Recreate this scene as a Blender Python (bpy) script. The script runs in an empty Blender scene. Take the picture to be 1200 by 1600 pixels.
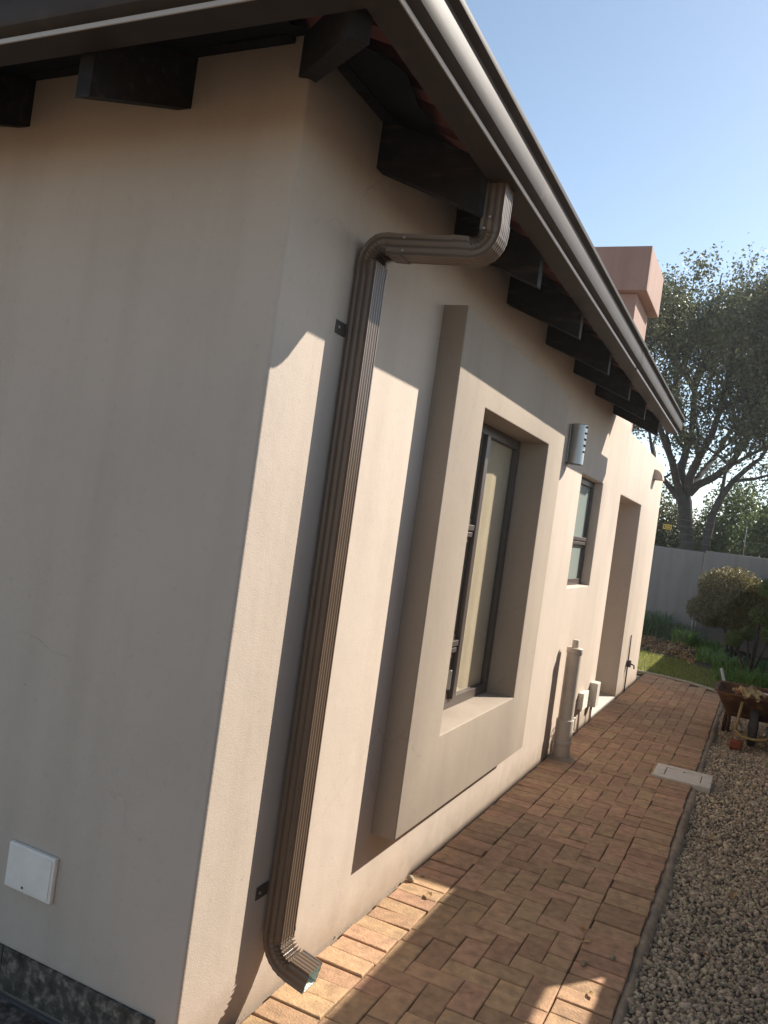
import bpy, bmesh, math, random
import numpy as np
from mathutils import Vector, Matrix
random.seed(7); rng = np.random.default_rng(7)
scn = bpy.context.scene
COL = scn.collection
V = Vector

# ------------------------------------------------------------------ camera
cam = bpy.data.cameras.new('camera'); camo = bpy.data.objects.new('camera', cam); COL.objects.link(camo)
cam.sensor_fit = 'VERTICAL'; cam.sensor_height = 36; cam.lens = 36*1275.05/1600
cam.clip_start = .05; cam.clip_end = 3000
Rt = V((.896, .422, .138)).normalized(); Fw = V((-.4268, .9045, .0061)).normalized()
Rt = (Rt - Fw*Rt.dot(Fw)).normalized(); Up = Rt.cross(Fw)
M = Matrix((( Rt.x, Up.x, -Fw.x, 1.304), (Rt.y, Up.y, -Fw.y, -1.890), (Rt.z, Up.z, -Fw.z, 1.620), (0, 0, 0, 1)))
camo.matrix_world = M
scn.camera = camo
CAM = V((1.304, -1.89, 1.62))

# ------------------------------------------------------------------ sky, sun, exposure
SUN = V((1.0, 1.35, 1.2)).normalized()
w = bpy.data.worlds.new('World'); scn.world = w; w.use_nodes = True
nt = w.node_tree; nt.nodes.clear()
sky = nt.nodes.new('ShaderNodeTexSky'); sky.sky_type = 'NISHITA'; sky.sun_disc = False
sky.sun_elevation = math.asin(SUN.z); sky.sun_rotation = math.atan2(SUN.x, SUN.y)
sky.air_density = 1.0; sky.dust_density = 1.6; sky.ozone_density = .8; sky.altitude = 1400
bg = nt.nodes.new('ShaderNodeBackground'); bg.inputs['Strength'].default_value = .105
wo = nt.nodes.new('ShaderNodeOutputWorld')
hs = nt.nodes.new('ShaderNodeHueSaturation'); hs.inputs['Saturation'].default_value = .88; hs.inputs['Hue'].default_value = .490
nt.links.new(sky.outputs[0], hs.inputs['Color']); nt.links.new(hs.outputs[0], bg.inputs[0]); nt.links.new(bg.outputs[0], wo.inputs[0])
sl = bpy.data.lights.new('sun', 'SUN'); sl.energy = 5.0; sl.angle = math.radians(.5); sl.color = (1, .94, .84)
so = bpy.data.objects.new('sun', sl); COL.objects.link(so)
so.rotation_euler = (-SUN).to_track_quat('-Z', 'Y').to_euler(); so.location = SUN*40
scn.view_settings.view_transform = 'Standard'; scn.view_settings.look = 'None'
scn.view_settings.exposure = .95; scn.view_settings.gamma = 1
scn.view_settings.use_curve_mapping = False
scn.cycles.max_bounces = 10; scn.cycles.diffuse_bounces = 7; scn.cycles.transparent_max_bounces = 12

# ------------------------------------------------------------------ materials
def mat(name, base, rough=.8, metal=0., spec=.5, var=.0, vscale=3., bump=0., bscale=60., bump2=0., b2scale=6.,
        base2=None, mask=(.45, .65), mscale=2., mstretch=(1, 1, 1), rand=0., island=0., coat=0., trans=None, hue=0.):
    m = bpy.data.materials.new(name); m.use_nodes = True
    n = m.node_tree.nodes; l = m.node_tree.links
    b = n['Principled BSDF']; out = n['Material Output']
    b.inputs['Roughness'].default_value = rough; b.inputs['Metallic'].default_value = metal
    b.inputs['Specular IOR Level'].default_value = spec; b.inputs['Coat Weight'].default_value = coat
    tc = n.new('ShaderNodeTexCoord'); geo = n.new('ShaderNodeNewGeometry')
    pos = geo.outputs['Position']
    col = n.new('ShaderNodeRGB'); col.outputs[0].default_value = (*base, 1); cur = col.outputs[0]
    def noise(scale, detail=4, vec=None, rough_=.55):
        t = n.new('ShaderNodeTexNoise'); t.inputs['Scale'].default_value = scale; t.inputs['Detail'].default_value = detail
        t.inputs['Roughness'].default_value = rough_
        l.new(vec or pos, t.inputs['Vector']); return t
    if base2:
        mp = n.new('ShaderNodeMapping'); mp.inputs['Scale'].default_value = mstretch; l.new(pos, mp.inputs[0])
        t = noise(mscale, 5, mp.outputs[0], .6)
        r = n.new('ShaderNodeMapRange'); r.inputs[1].default_value, r.inputs[2].default_value = mask
        l.new(t.outputs[0], r.inputs[0])
        mx = n.new('ShaderNodeMix'); mx.data_type = 'RGBA'; mx.inputs[7].default_value = (*base2, 1)
        l.new(r.outputs[0], mx.inputs[0]); l.new(cur, mx.inputs[6]); cur = mx.outputs[2]
    fac = None
    if rand or island:
        if rand:
            oi = n.new('ShaderNodeObjectInfo'); src = oi.outputs['Random']; amt = rand
        else:
            src = geo.outputs['Random Per Island']; amt = island
        r = n.new('ShaderNodeMapRange'); r.inputs[3].default_value = 1-amt; r.inputs[4].default_value = 1+amt
        l.new(src, r.inputs[0])
        h = n.new('ShaderNodeHueSaturation'); l.new(r.outputs[0], h.inputs['Value']); l.new(cur, h.inputs['Color'])
        if hue:
            ml = n.new('ShaderNodeMath'); ml.operation = 'MULTIPLY'; ml.inputs[1].default_value = 7.31; l.new(src, ml.inputs[0])
            fr = n.new('ShaderNodeMath'); fr.operation = 'FRACT'; l.new(ml.outputs[0], fr.inputs[0])
            r2 = n.new('ShaderNodeMapRange'); r2.inputs[3].default_value = .5-hue; r2.inputs[4].default_value = .5+hue
            l.new(fr.outputs[0], r2.inputs[0]); l.new(r2.outputs[0], h.inputs['Hue'])
        cur = h.outputs[0]
    if var:
        t = noise(vscale, 6)
        r = n.new('ShaderNodeMapRange'); r.inputs[1].default_value, r.inputs[2].default_value = .3, .7
        r.inputs[3].default_value = 1-var; r.inputs[4].default_value = 1+var; l.new(t.outputs[0], r.inputs[0])
        h = n.new('ShaderNodeHueSaturation'); l.new(r.outputs[0], h.inputs['Value']); l.new(cur, h.inputs['Color']); cur = h.outputs[0]
    l.new(cur, b.inputs['Base Color'])
    prev = None
    for amt, sc, dist in ((bump, bscale, .004), (bump2, b2scale, .01)):
        if amt:
            t = noise(sc, 5)
            bp = n.new('ShaderNodeBump'); bp.inputs['Strength'].default_value = amt; bp.inputs['Distance'].default_value = dist
            l.new(t.outputs[0], bp.inputs['Height'])
            if prev: l.new(prev, bp.inputs['Normal'])
            prev = bp.outputs[0]
    if prev: l.new(prev, b.inputs['Normal'])
    if trans:
        tr = n.new('ShaderNodeBsdfTranslucent'); ms = n.new('ShaderNodeMixShader'); ms.inputs[0].default_value = trans
        hh = n.new('ShaderNodeHueSaturation'); hh.inputs['Value'].default_value = 1.25; hh.inputs['Hue'].default_value = .485
        l.new(cur, hh.inputs['Color']); l.new(hh.outputs[0], tr.inputs['Color'])
        l.new(b.outputs[0], ms.inputs[1]); l.new(tr.outputs[0], ms.inputs[2]); l.new(ms.outputs[0], out.inputs[0])
    m['cur'] = 0
    return m

def plaster(name, base, streak, speck=True):
    """painted plaster: fine sandy relief, broad uneven patches, faint vertical streaks and tiny dark specks"""
    m = mat(name, base, rough=.82, spec=.25, var=.05, vscale=1.6, base2=streak, mask=(.48, .8), mscale=1.0,
            mstretch=(5, 5, .55), bump=.26, bscale=190, bump2=.3, b2scale=5)
    n = m.node_tree.nodes; l = m.node_tree.links; b = n['Principled BSDF']
    src = b.inputs['Base Color'].links[0].from_socket
    geo = n.new('ShaderNodeNewGeometry')
    vo = n.new('ShaderNodeTexVoronoi'); vo.inputs['Scale'].default_value = 5.5; l.new(geo.outputs['Position'], vo.inputs['Vector'])
    r = n.new('ShaderNodeMapRange'); r.inputs[1].default_value = .022; r.inputs[2].default_value = .03
    r.inputs[3].default_value = .75; r.inputs[4].default_value = 0
    l.new(vo.outputs['Distance'], r.inputs[0])
    # only some cells carry a speck
    sx = n.new('ShaderNodeSeparateColor'); l.new(vo.outputs['Color'], sx.inputs[0])
    gt = n.new('ShaderNodeMath'); gt.operation = 'GREATER_THAN'; gt.inputs[1].default_value = .72; l.new(sx.outputs[0], gt.inputs[0])
    mu = n.new('ShaderNodeMath'); mu.operation = 'MULTIPLY'; l.new(gt.outputs[0], mu.inputs[0]); l.new(r.outputs[0], mu.inputs[1])
    mx = n.new('ShaderNodeMix'); mx.data_type = 'RGBA'; mx.inputs[7].default_value = (.09, .07, .06, 1)
    l.new(mu.outputs[0], mx.inputs[0]); l.new(src, mx.inputs[6])
    # scuffed mottling
    t = n.new('ShaderNodeTexNoise'); t.inputs['Scale'].default_value = 34; t.inputs['Detail'].default_value = 8; t.inputs['Roughness'].default_value = .7
    l.new(geo.outputs['Position'], t.inputs['Vector'])
    r3 = n.new('ShaderNodeMapRange'); r3.inputs[1].default_value = .56; r3.inputs[2].default_value = .74; r3.inputs[3].default_value = 1; r3.inputs[4].default_value = .86
    l.new(t.outputs[0], r3.inputs[0])
    # hairline cracks: a few stretches of warped cell borders
    wn = n.new('ShaderNodeTexNoise'); wn.inputs['Scale'].default_value = 2.2; wn.inputs['Detail'].default_value = 6
    l.new(geo.outputs['Position'], wn.inputs['Vector'])
    av = n.new('ShaderNodeVectorMath'); av.operation = 'MULTIPLY_ADD'; av.inputs[1].default_value = (.55, .55, .55)
    l.new(wn.outputs['Color'], av.inputs[0]); l.new(geo.outputs['Position'], av.inputs[2])
    ve = n.new('ShaderNodeTexVoronoi'); ve.feature = 'DISTANCE_TO_EDGE'; ve.inputs['Scale'].default_value = 1.15; l.new(av.outputs[0], ve.inputs['Vector'])
    rc_ = n.new('ShaderNodeMapRange'); rc_.inputs[1].default_value = .0012; rc_.inputs[2].default_value = .0035; rc_.inputs[3].default_value = 1; rc_.inputs[4].default_value = 0
    l.new(ve.outputs['Distance'], rc_.inputs[0])
    cn = n.new('ShaderNodeTexNoise'); cn.inputs['Scale'].default_value = 1.3; l.new(geo.outputs['Position'], cn.inputs['Vector'])
    cm = n.new('ShaderNodeMapRange'); cm.inputs[1].default_value = .52; cm.inputs[2].default_value = .60; cm.inputs[4].default_value = .26; l.new(cn.outputs[0], cm.inputs[0])
    cf = n.new('ShaderNodeMath'); cf.operation = 'MULTIPLY'; l.new(rc_.outputs[0], cf.inputs[0]); l.new(cm.outputs[0], cf.inputs[1])
    m3 = n.new('ShaderNodeMix'); m3.data_type = 'RGBA'; m3.inputs[7].default_value = (base[0]*.45, base[1]*.42, base[2]*.4, 1)
    l.new(cf.outputs[0], m3.inputs[0]); l.new(mx.outputs[2], m3.inputs[6])
    # soil splashed on the foot of the wall, in an uneven band
    sp = n.new('ShaderNodeSeparateXYZ'); l.new(geo.outputs['Position'], sp.inputs[0])
    dn = n.new('ShaderNodeTexNoise'); dn.inputs['Scale'].default_value = 7; dn.inputs['Detail'].default_value = 8; dn.inputs['Roughness'].default_value = .7; l.new(geo.outputs['Position'], dn.inputs['Vector'])
    dm = n.new('ShaderNodeMath'); dm.operation = 'MULTIPLY_ADD'; dm.inputs[1].default_value = -.26; l.new(dn.outputs[0], dm.inputs[0]); l.new(sp.outputs['Z'], dm.inputs[2])
    dr_ = n.new('ShaderNodeMapRange'); dr_.inputs[1].default_value = -.12; dr_.inputs[2].default_value = .03; dr_.inputs[3].default_value = .55; dr_.inputs[4].default_value = 0; l.new(dm.outputs[0], dr_.inputs[0])
    m4 = n.new('ShaderNodeMix'); m4.data_type = 'RGBA'; m4.inputs[7].default_value = (.27, .20, .14, 1)
    l.new(dr_.outputs[0], m4.inputs[0]); l.new(m3.outputs[2], m4.inputs[6])
    h = n.new('ShaderNodeHueSaturation'); l.new(m4.outputs[2], h.inputs['Color']); l.new(r3.outputs[0], h.inputs['Value'])
    l.new(h.outputs[0], b.inputs['Base Color'])
    return m

MP = plaster('wall_plaster', (.515, .423, .345), (.455, .37, .298))
MPS = plaster('surround_plaster', (.325, .262, .203), (.29, .232, .18))
MPW = plaster('side_wall_plaster', (.34, .30, .25), (.30, .27, .22))
MPC = plaster('chimney_plaster', (.31, .20, .16), (.22, .14, .115))
MPB = plaster('boundary_plaster', (.30, .275, .25), (.22, .20, .175))
MGUTTER = mat('dark_bronze_gutter', (.055, .043, .036), rough=.5, spec=.09, var=.12, vscale=9, bump=.06, bscale=300,
              base2=(.085, .068, .055), mask=(.58, .75), mscale=7)
MLIP = mat('gutter_lip_glint', (.42, .37, .32), rough=.3, spec=.6)  # lighter colour paints in the sun glint along the lip
MBRONZE = mat('bronze_downpipe', (.125, .085, .058), rough=.34, spec=.5, var=.08, vscale=9, bump=.05, bscale=300)
MWHITEIN = mat('gutter_inside_white', (.62, .68, .60), rough=.4)
MTIMBER = mat('dark_stained_timber', (.016, .013, .012), rough=.75, spec=.2, var=.35, vscale=18, bump=.8, bscale=55, base2=(.045, .032, .025), mask=(.55, .72), mscale=5, mstretch=(1, 8, 8))
MUNDER = mat('black_underlay', (.009, .009, .011), rough=.8, spec=.15)
MTILE = mat('red_roof_tile', (.19, .062, .048), rough=.75, var=.25, vscale=5, bump=.5, bscale=50, rand=.12)
MFRAME = mat('bronze_window_frame', (.075, .058, .048), rough=.4, bump=.1, bscale=200)
MREVEAL = mat('cream_reveal_paint', (.70, .66, .56), rough=.7, bump=.2, bscale=120)
MFLOORIN = mat('pale_interior_floor', (.45, .42, .36), rough=.5)
MCURTAIN = mat('cream_curtain', (.66, .60, .49), rough=.9, var=.08, vscale=6)
MSTEEL = mat('brushed_steel', (.44, .44, .43), rough=.42, metal=1., var=.05, vscale=20)
MPLASTIC = mat('cream_plastic', (.62, .58, .50), rough=.45, var=.05, vscale=12)
MPANELW = mat('off_white_cover', (.80, .72, .63), rough=.5, var=.06, vscale=18)
MPIPE = mat('plaster_painted_pipe', (.50, .425, .345), rough=.5, var=.08, vscale=12, bump=.15, bscale=90)
MSLATE = mat('dark_slate_tile', (.075, .062, .050), rough=.85, spec=.2, var=.5, vscale=26, bump=.9, bscale=80, base2=(.24, .19, .15), mask=(.48, .68), mscale=34)
MGROUT = mat('grey_grout', (.16, .15, .14), rough=.9, var=.15, vscale=20)
MPAVE = mat('clay_paver', (.43, .264, .152), rough=.88, spec=.3, rand=.16, hue=.010, var=.20, vscale=22, bump=.9, bscale=120, bump2=.3, b2scale=18,
            base2=(.30, .19, .118), mask=(.5, .72), mscale=13)
MPAVES = mat('clay_paver_far', (.43, .264, .152), rough=.88, spec=.3, island=.16, hue=.010, var=.20, vscale=22, bump=.9, bscale=120,
             base2=(.30, .19, .118), mask=(.5, .72), mscale=13)
MSAND = mat('joint_sand', (.15, .105, .07), rough=1., var=.3, vscale=30, bump=.5, bscale=150)
MKERB = mat('mortar_haunch', (.31, .24, .165), rough=.95, var=.25, vscale=14, bump=1., bscale=60, bump2=.6, b2scale=16)
MGRAVEL = mat('pale_gravel', (.46, .365, .25), rough=.85, island=.45, hue=.02, var=.18, vscale=60, bump=.5, bscale=200)
MSOILG = mat('gravel_bed_soil', (.10, .08, .065), rough=1., var=.4, vscale=40, bump=1., bscale=80)
MCONC = mat('pale_concrete', (.60, .54, .45), rough=.8, var=.12, vscale=16, bump=.4, bscale=110)
MSOIL = mat('garden_soil', (.055, .036, .025), rough=1., var=.5, vscale=20, bump=1., bscale=40)
MMULCH = mat('dry_mulch', (.30, .20, .10), rough=1., island=.5, hue=.02, var=.2, vscale=40)
MLAWN = mat('lawn_soil', (.10, .10, .03), rough=1., var=.4, vscale=12, bump=1., bscale=60)
MGRASS = mat('lawn_grass', (.26, .28, .06), rough=.6, island=.45, hue=.035, trans=.35)
MEARTH = mat('earth', (.23, .155, .09), rough=1., var=.3, vscale=1.)
MRUST = mat('rusty_steel', (.10, .045, .022), rough=.85, var=.3, vscale=14, bump=.8, bscale=60, base2=(.24, .12, .05), mask=(.48, .68), mscale=11)
MRUSTD = mat('dark_rusty_frame', (.075, .035, .022), rough=.8, var=.4, vscale=20, bump=.5, bscale=60)
MYEL = mat('worn_yellow_paint', (.32, .22, .09), rough=.7, var=.25, vscale=30)
MRUB = mat('grey_rubber_tyre', (.055, .05, .048), rough=.9, var=.3, vscale=30, bump=.5, bscale=90)
MGALV = mat('grey_steel_tube', (.38, .36, .33), rough=.45, metal=.6, var=.15, vscale=20)
MRAG = mat('beige_cloth', (.42, .32, .17), rough=1., var=.2, vscale=30, bump=.8, bscale=90)
MRED = mat('red_cloth', (.30, .035, .03), rough=.9, var=.2, vscale=30)
MBRICK = mat('red_brick', (.26, .075, .04), rough=.95, var=.25, vscale=30, bump=.8, bscale=60)
MYSIGN = mat('yellow_sign', (.72, .47, .06), rough=.5)
MBLACK = mat('sign_dark_print', (.10, .055, .01), rough=.6)
MBARK = mat('grey_bark', (.055, .048, .042), rough=1., var=.35, vscale=9, bump=1., bscale=24, bump2=.8, b2scale=5)
MLTREE = mat('tree_leaves', (.085, .10, .048), rough=.45, island=.5, hue=.03, trans=.38)
MLHEDGE = mat('hedge_leaves', (.085, .125, .035), rough=.45, island=.5, hue=.035, trans=.32)
MLHEDGE2 = mat('olive_hedge_leaves', (.12, .135, .06), rough=.5, island=.5, hue=.03, trans=.3)
MLBUSH = mat('clipped_bush_leaves', (.175, .15, .05), rough=.5, island=.5, hue=.03, trans=.3)
MLTOP = mat('topiary_leaves', (.11, .15, .04), rough=.5, island=.45, hue=.03, trans=.25)
MLSTRAP = mat('strap_leaves', (.16, .27, .06), rough=.4, island=.45, hue=.03, trans=.45)
MLSTRAPD = mat('dark_strap_leaves', (.10, .19, .06), rough=.45, island=.45, hue=.03, trans=.25)
MDRY = mat('dry_leaf', (.42, .27, .13), rough=.9, island=.3)
MCABLE = mat('dark_cable', (.06, .05, .045), rough=.6)
MHOSE = mat('pale_edging', (.30, .27, .20), rough=.8, var=.15, vscale=20)
MDOOR = mat('brown_door', (.09, .06, .045), rough=.5)

def glass(name, tint, rough=0., frost=None):
    m = bpy.data.materials.new(name); m.use_nodes = True
    n = m.node_tree.nodes; l = m.node_tree.links; n.remove(n['Principled BSDF'])
    g = n.new('ShaderNodeBsdfGlossy'); g.inputs['Roughness'].default_value = rough
    t = n.new('ShaderNodeBsdfTransparent'); t.inputs[0].default_value = (*tint, 1)
    lw_ = n.new('ShaderNodeLayerWeight'); lw_.inputs[0].default_value = .5
    pw = n.new('ShaderNodeMath'); pw.operation = 'POWER'; pw.inputs[1].default_value = 4; l.new(lw_.outputs['Facing'], pw.inputs[0])
    f = n.new('ShaderNodeMapRange'); f.inputs[3].default_value = .04; f.inputs[4].default_value = 1.; l.new(pw.outputs[0], f.inputs[0])
    mx = n.new('ShaderNodeMixShader'); l.new(f.outputs[0], mx.inputs[0])
    if frost:
        d = n.new('ShaderNodeBsdfDiffuse'); d.inputs[0].default_value = (*frost, 1)
        m2 = n.new('ShaderNodeMixShader'); m2.inputs[0].default_value = .6
        l.new(t.outputs[0], m2.inputs[1]); l.new(d.outputs[0], m2.inputs[2]); l.new(m2.outputs[0], mx.inputs[1])
    else: l.new(t.outputs[0], mx.inputs[1])
    l.new(g.outputs[0], mx.inputs[2]); l.new(mx.outputs[0], n['Material Output'].inputs[0])
    return m
MGLASS = glass('window_glass', (.97, .95, .91))
MFROST = glass('frosted_glass', (.8, .85, .8), .05, (.55, .62, .56))

# ------------------------------------------------------------------ mesh helpers
class MB:
    def __init__(s): s.v = []; s.f = []
    def add(s, vs, fs):
        o = len(s.v); s.v += [tuple(x) for x in vs]; s.f += [tuple(i+o for i in f) for f in fs]; return s
    def box(s, x0, x1, y0, y1, z0, z1):
        return s.add([(x0,y0,z0),(x1,y0,z0),(x1,y1,z0),(x0,y1,z0),(x0,y0,z1),(x1,y0,z1),(x1,y1,z1),(x0,y1,z1)],
                     [(0,3,2,1),(4,5,6,7),(0,1,5,4),(1,2,6,5),(2,3,7,6),(3,0,4,7)])
    def tube(s, pts, rad, n=8, cap=True):
        pts = [V(p) for p in pts]; R = rad if isinstance(rad, (list, tuple)) else [rad]*len(pts)
        o = len(s.v); prev = None
        for i, p in enumerate(pts):
            d = (pts[min(i+1, len(pts)-1)] - pts[max(i-1, 0)]).normalized()
            if prev is None:
                a = V((0, 0, 1)) if abs(d.z) < .9 else V((1, 0, 0)); u = d.cross(a).normalized()
            else:
                u = (prev - d*prev.dot(d)).normalized()
            prev = u; q = d.cross(u)
            for k in range(n):
                t = 2*math.pi*k/n; s.v.append(tuple(p + (u*math.cos(t) + q*math.sin(t))*R[i]))
        for i in range(len(pts)-1):
            for k in range(n):
                a = o+i*n+k; b = o+i*n+(k+1) % n; s.f.append((a, b, b+n, a+n))
        if cap:
            s.f.append(tuple(o+k for k in range(n))[::-1]); e = o+(len(pts)-1)*n; s.f.append(tuple(e+k for k in range(n)))
        return s
    def lathe(s, prof, c=(0, 0, 0), n=20, a0=0., a1=2*math.pi):
        full = abs(a1-a0-2*math.pi) < 1e-6; m = n if full else n+1; o = len(s.v)
        for r, z in prof:
            for k in range(m):
                t = a0+(a1-a0)*k/n; s.v.append((c[0]+r*math.cos(t), c[1]+r*math.sin(t), c[2]+z))
        for i in range(len(prof)-1):
            for k in range(n):
                k2 = (k+1) % m; a = o+i*m+k; b = o+i*m+k2; s.f.append((a, b, b+m, a+m))
        return s
    def prism(s, poly, fn, a, b):
        """poly of 2-D points swept from a to b; fn(u, v, t) -> xyz"""
        n = len(poly); vs = [fn(u, v, a) for u, v in poly] + [fn(u, v, b) for u, v in poly]
        return s.add(vs, [tuple(range(n))[::-1], tuple(range(n, 2*n))] + [(i, (i+1) % n, (i+1) % n+n, i+n) for i in range(n)])
    def mesh(s, name):
        me = bpy.data.meshes.new(name); me.from_pydata(s.v, [], s.f); me.update(); return me
    def build(s, name, m, parent=None, bevel=0., seg=2, smooth=0, weld=False, recalc=True, sel=None):
        me = s.mesh(name)
        if recalc or bevel or weld:
            bm = bmesh.new(); bm.from_mesh(me)
            if weld: bmesh.ops.remove_doubles(bm, verts=bm.verts, dist=1e-5)
            bmesh.ops.recalc_face_normals(bm, faces=bm.faces)
            if bevel:
                ed = [e for e in bm.edges if len(e.link_faces) == 2 and e.calc_face_angle(0) > .6 and (sel is None or all(sel(v.co) for v in e.verts))]
                bmesh.ops.bevel(bm, geom=ed, offset=bevel, segments=seg, affect='EDGES', profile=.5, clamp_overlap=True)
            bm.to_mesh(me); bm.free()
        return link(name, me, m, parent, smooth)

def link(name, me, m, parent=None, smooth=0):
    if m and not me.materials: me.materials.append(m)
    if smooth:
        me.polygons.foreach_set('use_smooth', [True]*len(me.polygons))
        if smooth < 3: me.set_sharp_from_angle(angle=smooth)
    o = bpy.data.objects.new(name, me); COL.objects.link(o)
    if parent: o.parent = parent
    return o

def tag(o, label=None, cat=None, group=None, kind=None):
    if label: o['label'] = label
    if cat: o['category'] = cat
    if group: o['group'] = group
    if kind: o['kind'] = kind
    return o
def thing(name, loc, label, cat, group=None):
    o = bpy.data.objects.new(name, None); COL.objects.link(o); o.location = loc; o.empty_display_size = .1
    return tag(o, label, cat, group)
def put(o, p):
    """parent o (built in world coordinates) to the thing p, keeping its place"""
    o.parent = p; o.matrix_parent_inverse = Matrix.Translation(-p.location) if p.type == 'EMPTY' and not p.parent else Matrix()
    return o

def np_mesh(name, verts, faces):
    """verts (n,3), faces (m,k) numpy arrays"""
    me = bpy.data.meshes.new(name); k = faces.shape[1]
    me.vertices.add(len(verts)); me.vertices.foreach_set('co', verts.astype(np.float32).ravel())
    me.loops.add(faces.size); me.loops.foreach_set('vertex_index', faces.astype(np.int32).ravel())
    me.polygons.add(len(faces)); me.polygons.foreach_set('loop_start', np.arange(0, faces.size, k, dtype=np.int32))
    me.polygons.foreach_set('loop_total', np.full(len(faces), k, dtype=np.int32))
    me.update(calc_edges=True); me.validate(); return me

def leaf_mesh(name, P, size, up=.35, aspect=.5, sun_bias=None):
    """one bent diamond leaf (two triangles pairs) at each point of P"""
    n = len(P); d = rng.normal(size=(n, 3)); d[:, 2] += up; d /= np.linalg.norm(d, axis=1)[:, None]
    t = rng.normal(size=(n, 3)); s = np.cross(d, t); s /= np.linalg.norm(s, axis=1)[:, None]
    nn = np.cross(s, d); L = (size*rng.uniform(.6, 1.35, n))[:, None]
    a = P - d*L*.5; b = P + s*L*aspect*.5 + nn*L*.10; c = P + d*L*.5; e = P - s*L*aspect*.5 + nn*L*.10
    vs = np.stack([a, b, c, e], 1).reshape(-1, 3); i = np.arange(n)*4
    fs = np.stack([np.stack([i, i+1, i+2], 1), np.stack([i, i+2, i+3], 1)], 1).reshape(-1, 3)
    return np_mesh(name, vs, fs)

def cells(name, mat_, us, vs, solid, fn, t0, t1, parent, bevel=0., smooth=.6, extra=None, sel=None):
    """a slab made of grid cells: us, vs grid lines; solid(i,j); fn(u,v,t)->xyz; thickness t0 (front) to t1"""
    mb = MB(); nu, nv = len(us)-1, len(vs)-1
    S = [[solid((us[i]+us[i+1])/2, (vs[j]+vs[j+1])/2) for j in range(nv)] for i in range(nu)]
    q = lambda i, j: 0 <= i < nu and 0 <= j < nv and S[i][j]
    for i in range(nu):
        for j in range(nv):
            if not S[i][j]: continue
            a, b, c, d = us[i], us[i+1], vs[j], vs[j+1]
            for t in (t0, t1): mb.add([fn(a,c,t), fn(b,c,t), fn(b,d,t), fn(a,d,t)], [(0,1,2,3)])
            for di, dj, e in ((-1,0,((a,c),(a,d))), (1,0,((b,c),(b,d))), (0,-1,((a,c),(b,c))), (0,1,((a,d),(b,d)))):
                if not q(i+di, j+dj):
                    if extra and di == -1 and i == 0: continue
                    (u0,v0),(u1,v1) = e; mb.add([fn(u0,v0,t0), fn(u1,v1,t0), fn(u1,v1,t1), fn(u0,v0,t1)], [(0,1,2,3)])
    if extra: extra(mb)
    return mb.build(name, mat_, parent, bevel=bevel, seg=3, smooth=smooth, weld=True, sel=sel)

# ------------------------------------------------------------------ ground
def ground_sheet(name, x0, x1, y0, y1, z, m, sub=1):
    mb = MB()
    mb.add([(x0,y0,z),(x1,y0,z),(x1,y1,z),(x0,y1,z)], [(0,1,2,3)])
    return tag(mb.build(name, m, recalc=False), kind='structure')
ground_sheet('ground', -400, 400, -400, 400, -.12, MEARTH)

# paved path, pavers as parts
PXF0, PXF1, PXR = .205, .815, 1.022         # wall-side soldiers end, field end, right soldiers end
def path_end(x): return 9.85 - .12*max(0, x) - .62*max(0, x-.25)**2
pb = MB(); pts = [(x, path_end(x)-.005) for x in np.linspace(.0, 1.02, 12)]
pb.add([(.0, -3.2, -.018), (1.02, -3.2, -.018)] + [(x, y, -.018) for x, y in reversed(pts)], [tuple(range(len(pts)+2))])
paving = tag(pb.build('paving', MSAND), kind='structure')

def brick_mesh(L, W, H=.05, b=.0045, dome=.0012):
    x, y = L/2-.0016, W/2-.0016
    mb = MB()
    ring = lambda ix, z: [(-x+ix, -y+ix, z), (x-ix, -y+ix, z), (x-ix, y-ix, z), (-x+ix, y-ix, z)]
    mb.v = ring(0, -H) + ring(0, -b*.8) + ring(b*.45, -b*.22) + ring(b*1.15, 0)
    for k in range(3):
        for i in range(4):
            mb.f.append((k*4+i, k*4+(i+1) % 4, k*4+4+(i+1) % 4, k*4+4+i))
    mb.f.append((12, 13, 14, 15))
    return mb.mesh('paver')
_bm = {}
def bmesh_for(L, W):
    k = (round(L, 3), round(W, 3))
    if k not in _bm:
        me = brick_mesh(L, W); me.materials.append(MPAVE); _bm[k] = me
    return _bm[k]
bricks = []      # cx, cy, L (along x), W (along y)
y = -1.0
i = 0
while y < 10:
    jj = random.uniform(-.003, .003)
    if y < path_end(.1)-.05: bricks.append((.108+random.uniform(-.004, .004), y+jj, .196, .1015))
    if y < path_end(.93)-.12: bricks.append((.919+random.uniform(-.006, .006), y+.03-jj, .200, .1015))
    y += .1025; i += 1
g = .1017; ox = PXF0+.003
nx = 6
for i in range(-1, nx+1):
    for j in range(-12, 98):
        k = (i-j) % 4
        if k == 0: x0, x1, y0, y1 = i, i+2, j, j+1
        elif k == 3: x0, x1, y0, y1 = i, i+1, j, j+2
        else: continue
        x0, x1 = max(x0, 0), min(x1, nx)
        if x1-x0 < .5: continue
        cy = (y0+y1)/2*g
        if y1*g > path_end(ox+(x0+x1)/2*g)-.02: continue
        bricks.append((ox+(x0+x1)/2*g, cy, (x1-x0)*g, (y1-y0)*g))
seen = sorted([b for b in bricks if b[1] > .2], key=lambda b: (b[0]-CAM.x)**2+(b[1]-CAM.y)**2)
near, far = seen[:300], seen[300:] + [b for b in bricks if b[1] <= .2]
for cx, cy, L, W in near:
    o = bpy.data.objects.new('paver', bmesh_for(L, W)); COL.objects.link(o); o.parent = paving
    o.location = (cx, cy, random.gauss(0, .0021)); o.rotation_euler = (random.gauss(0, .010), random.gauss(0, .010), random.gauss(0, .009))
fb = MB()
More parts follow.
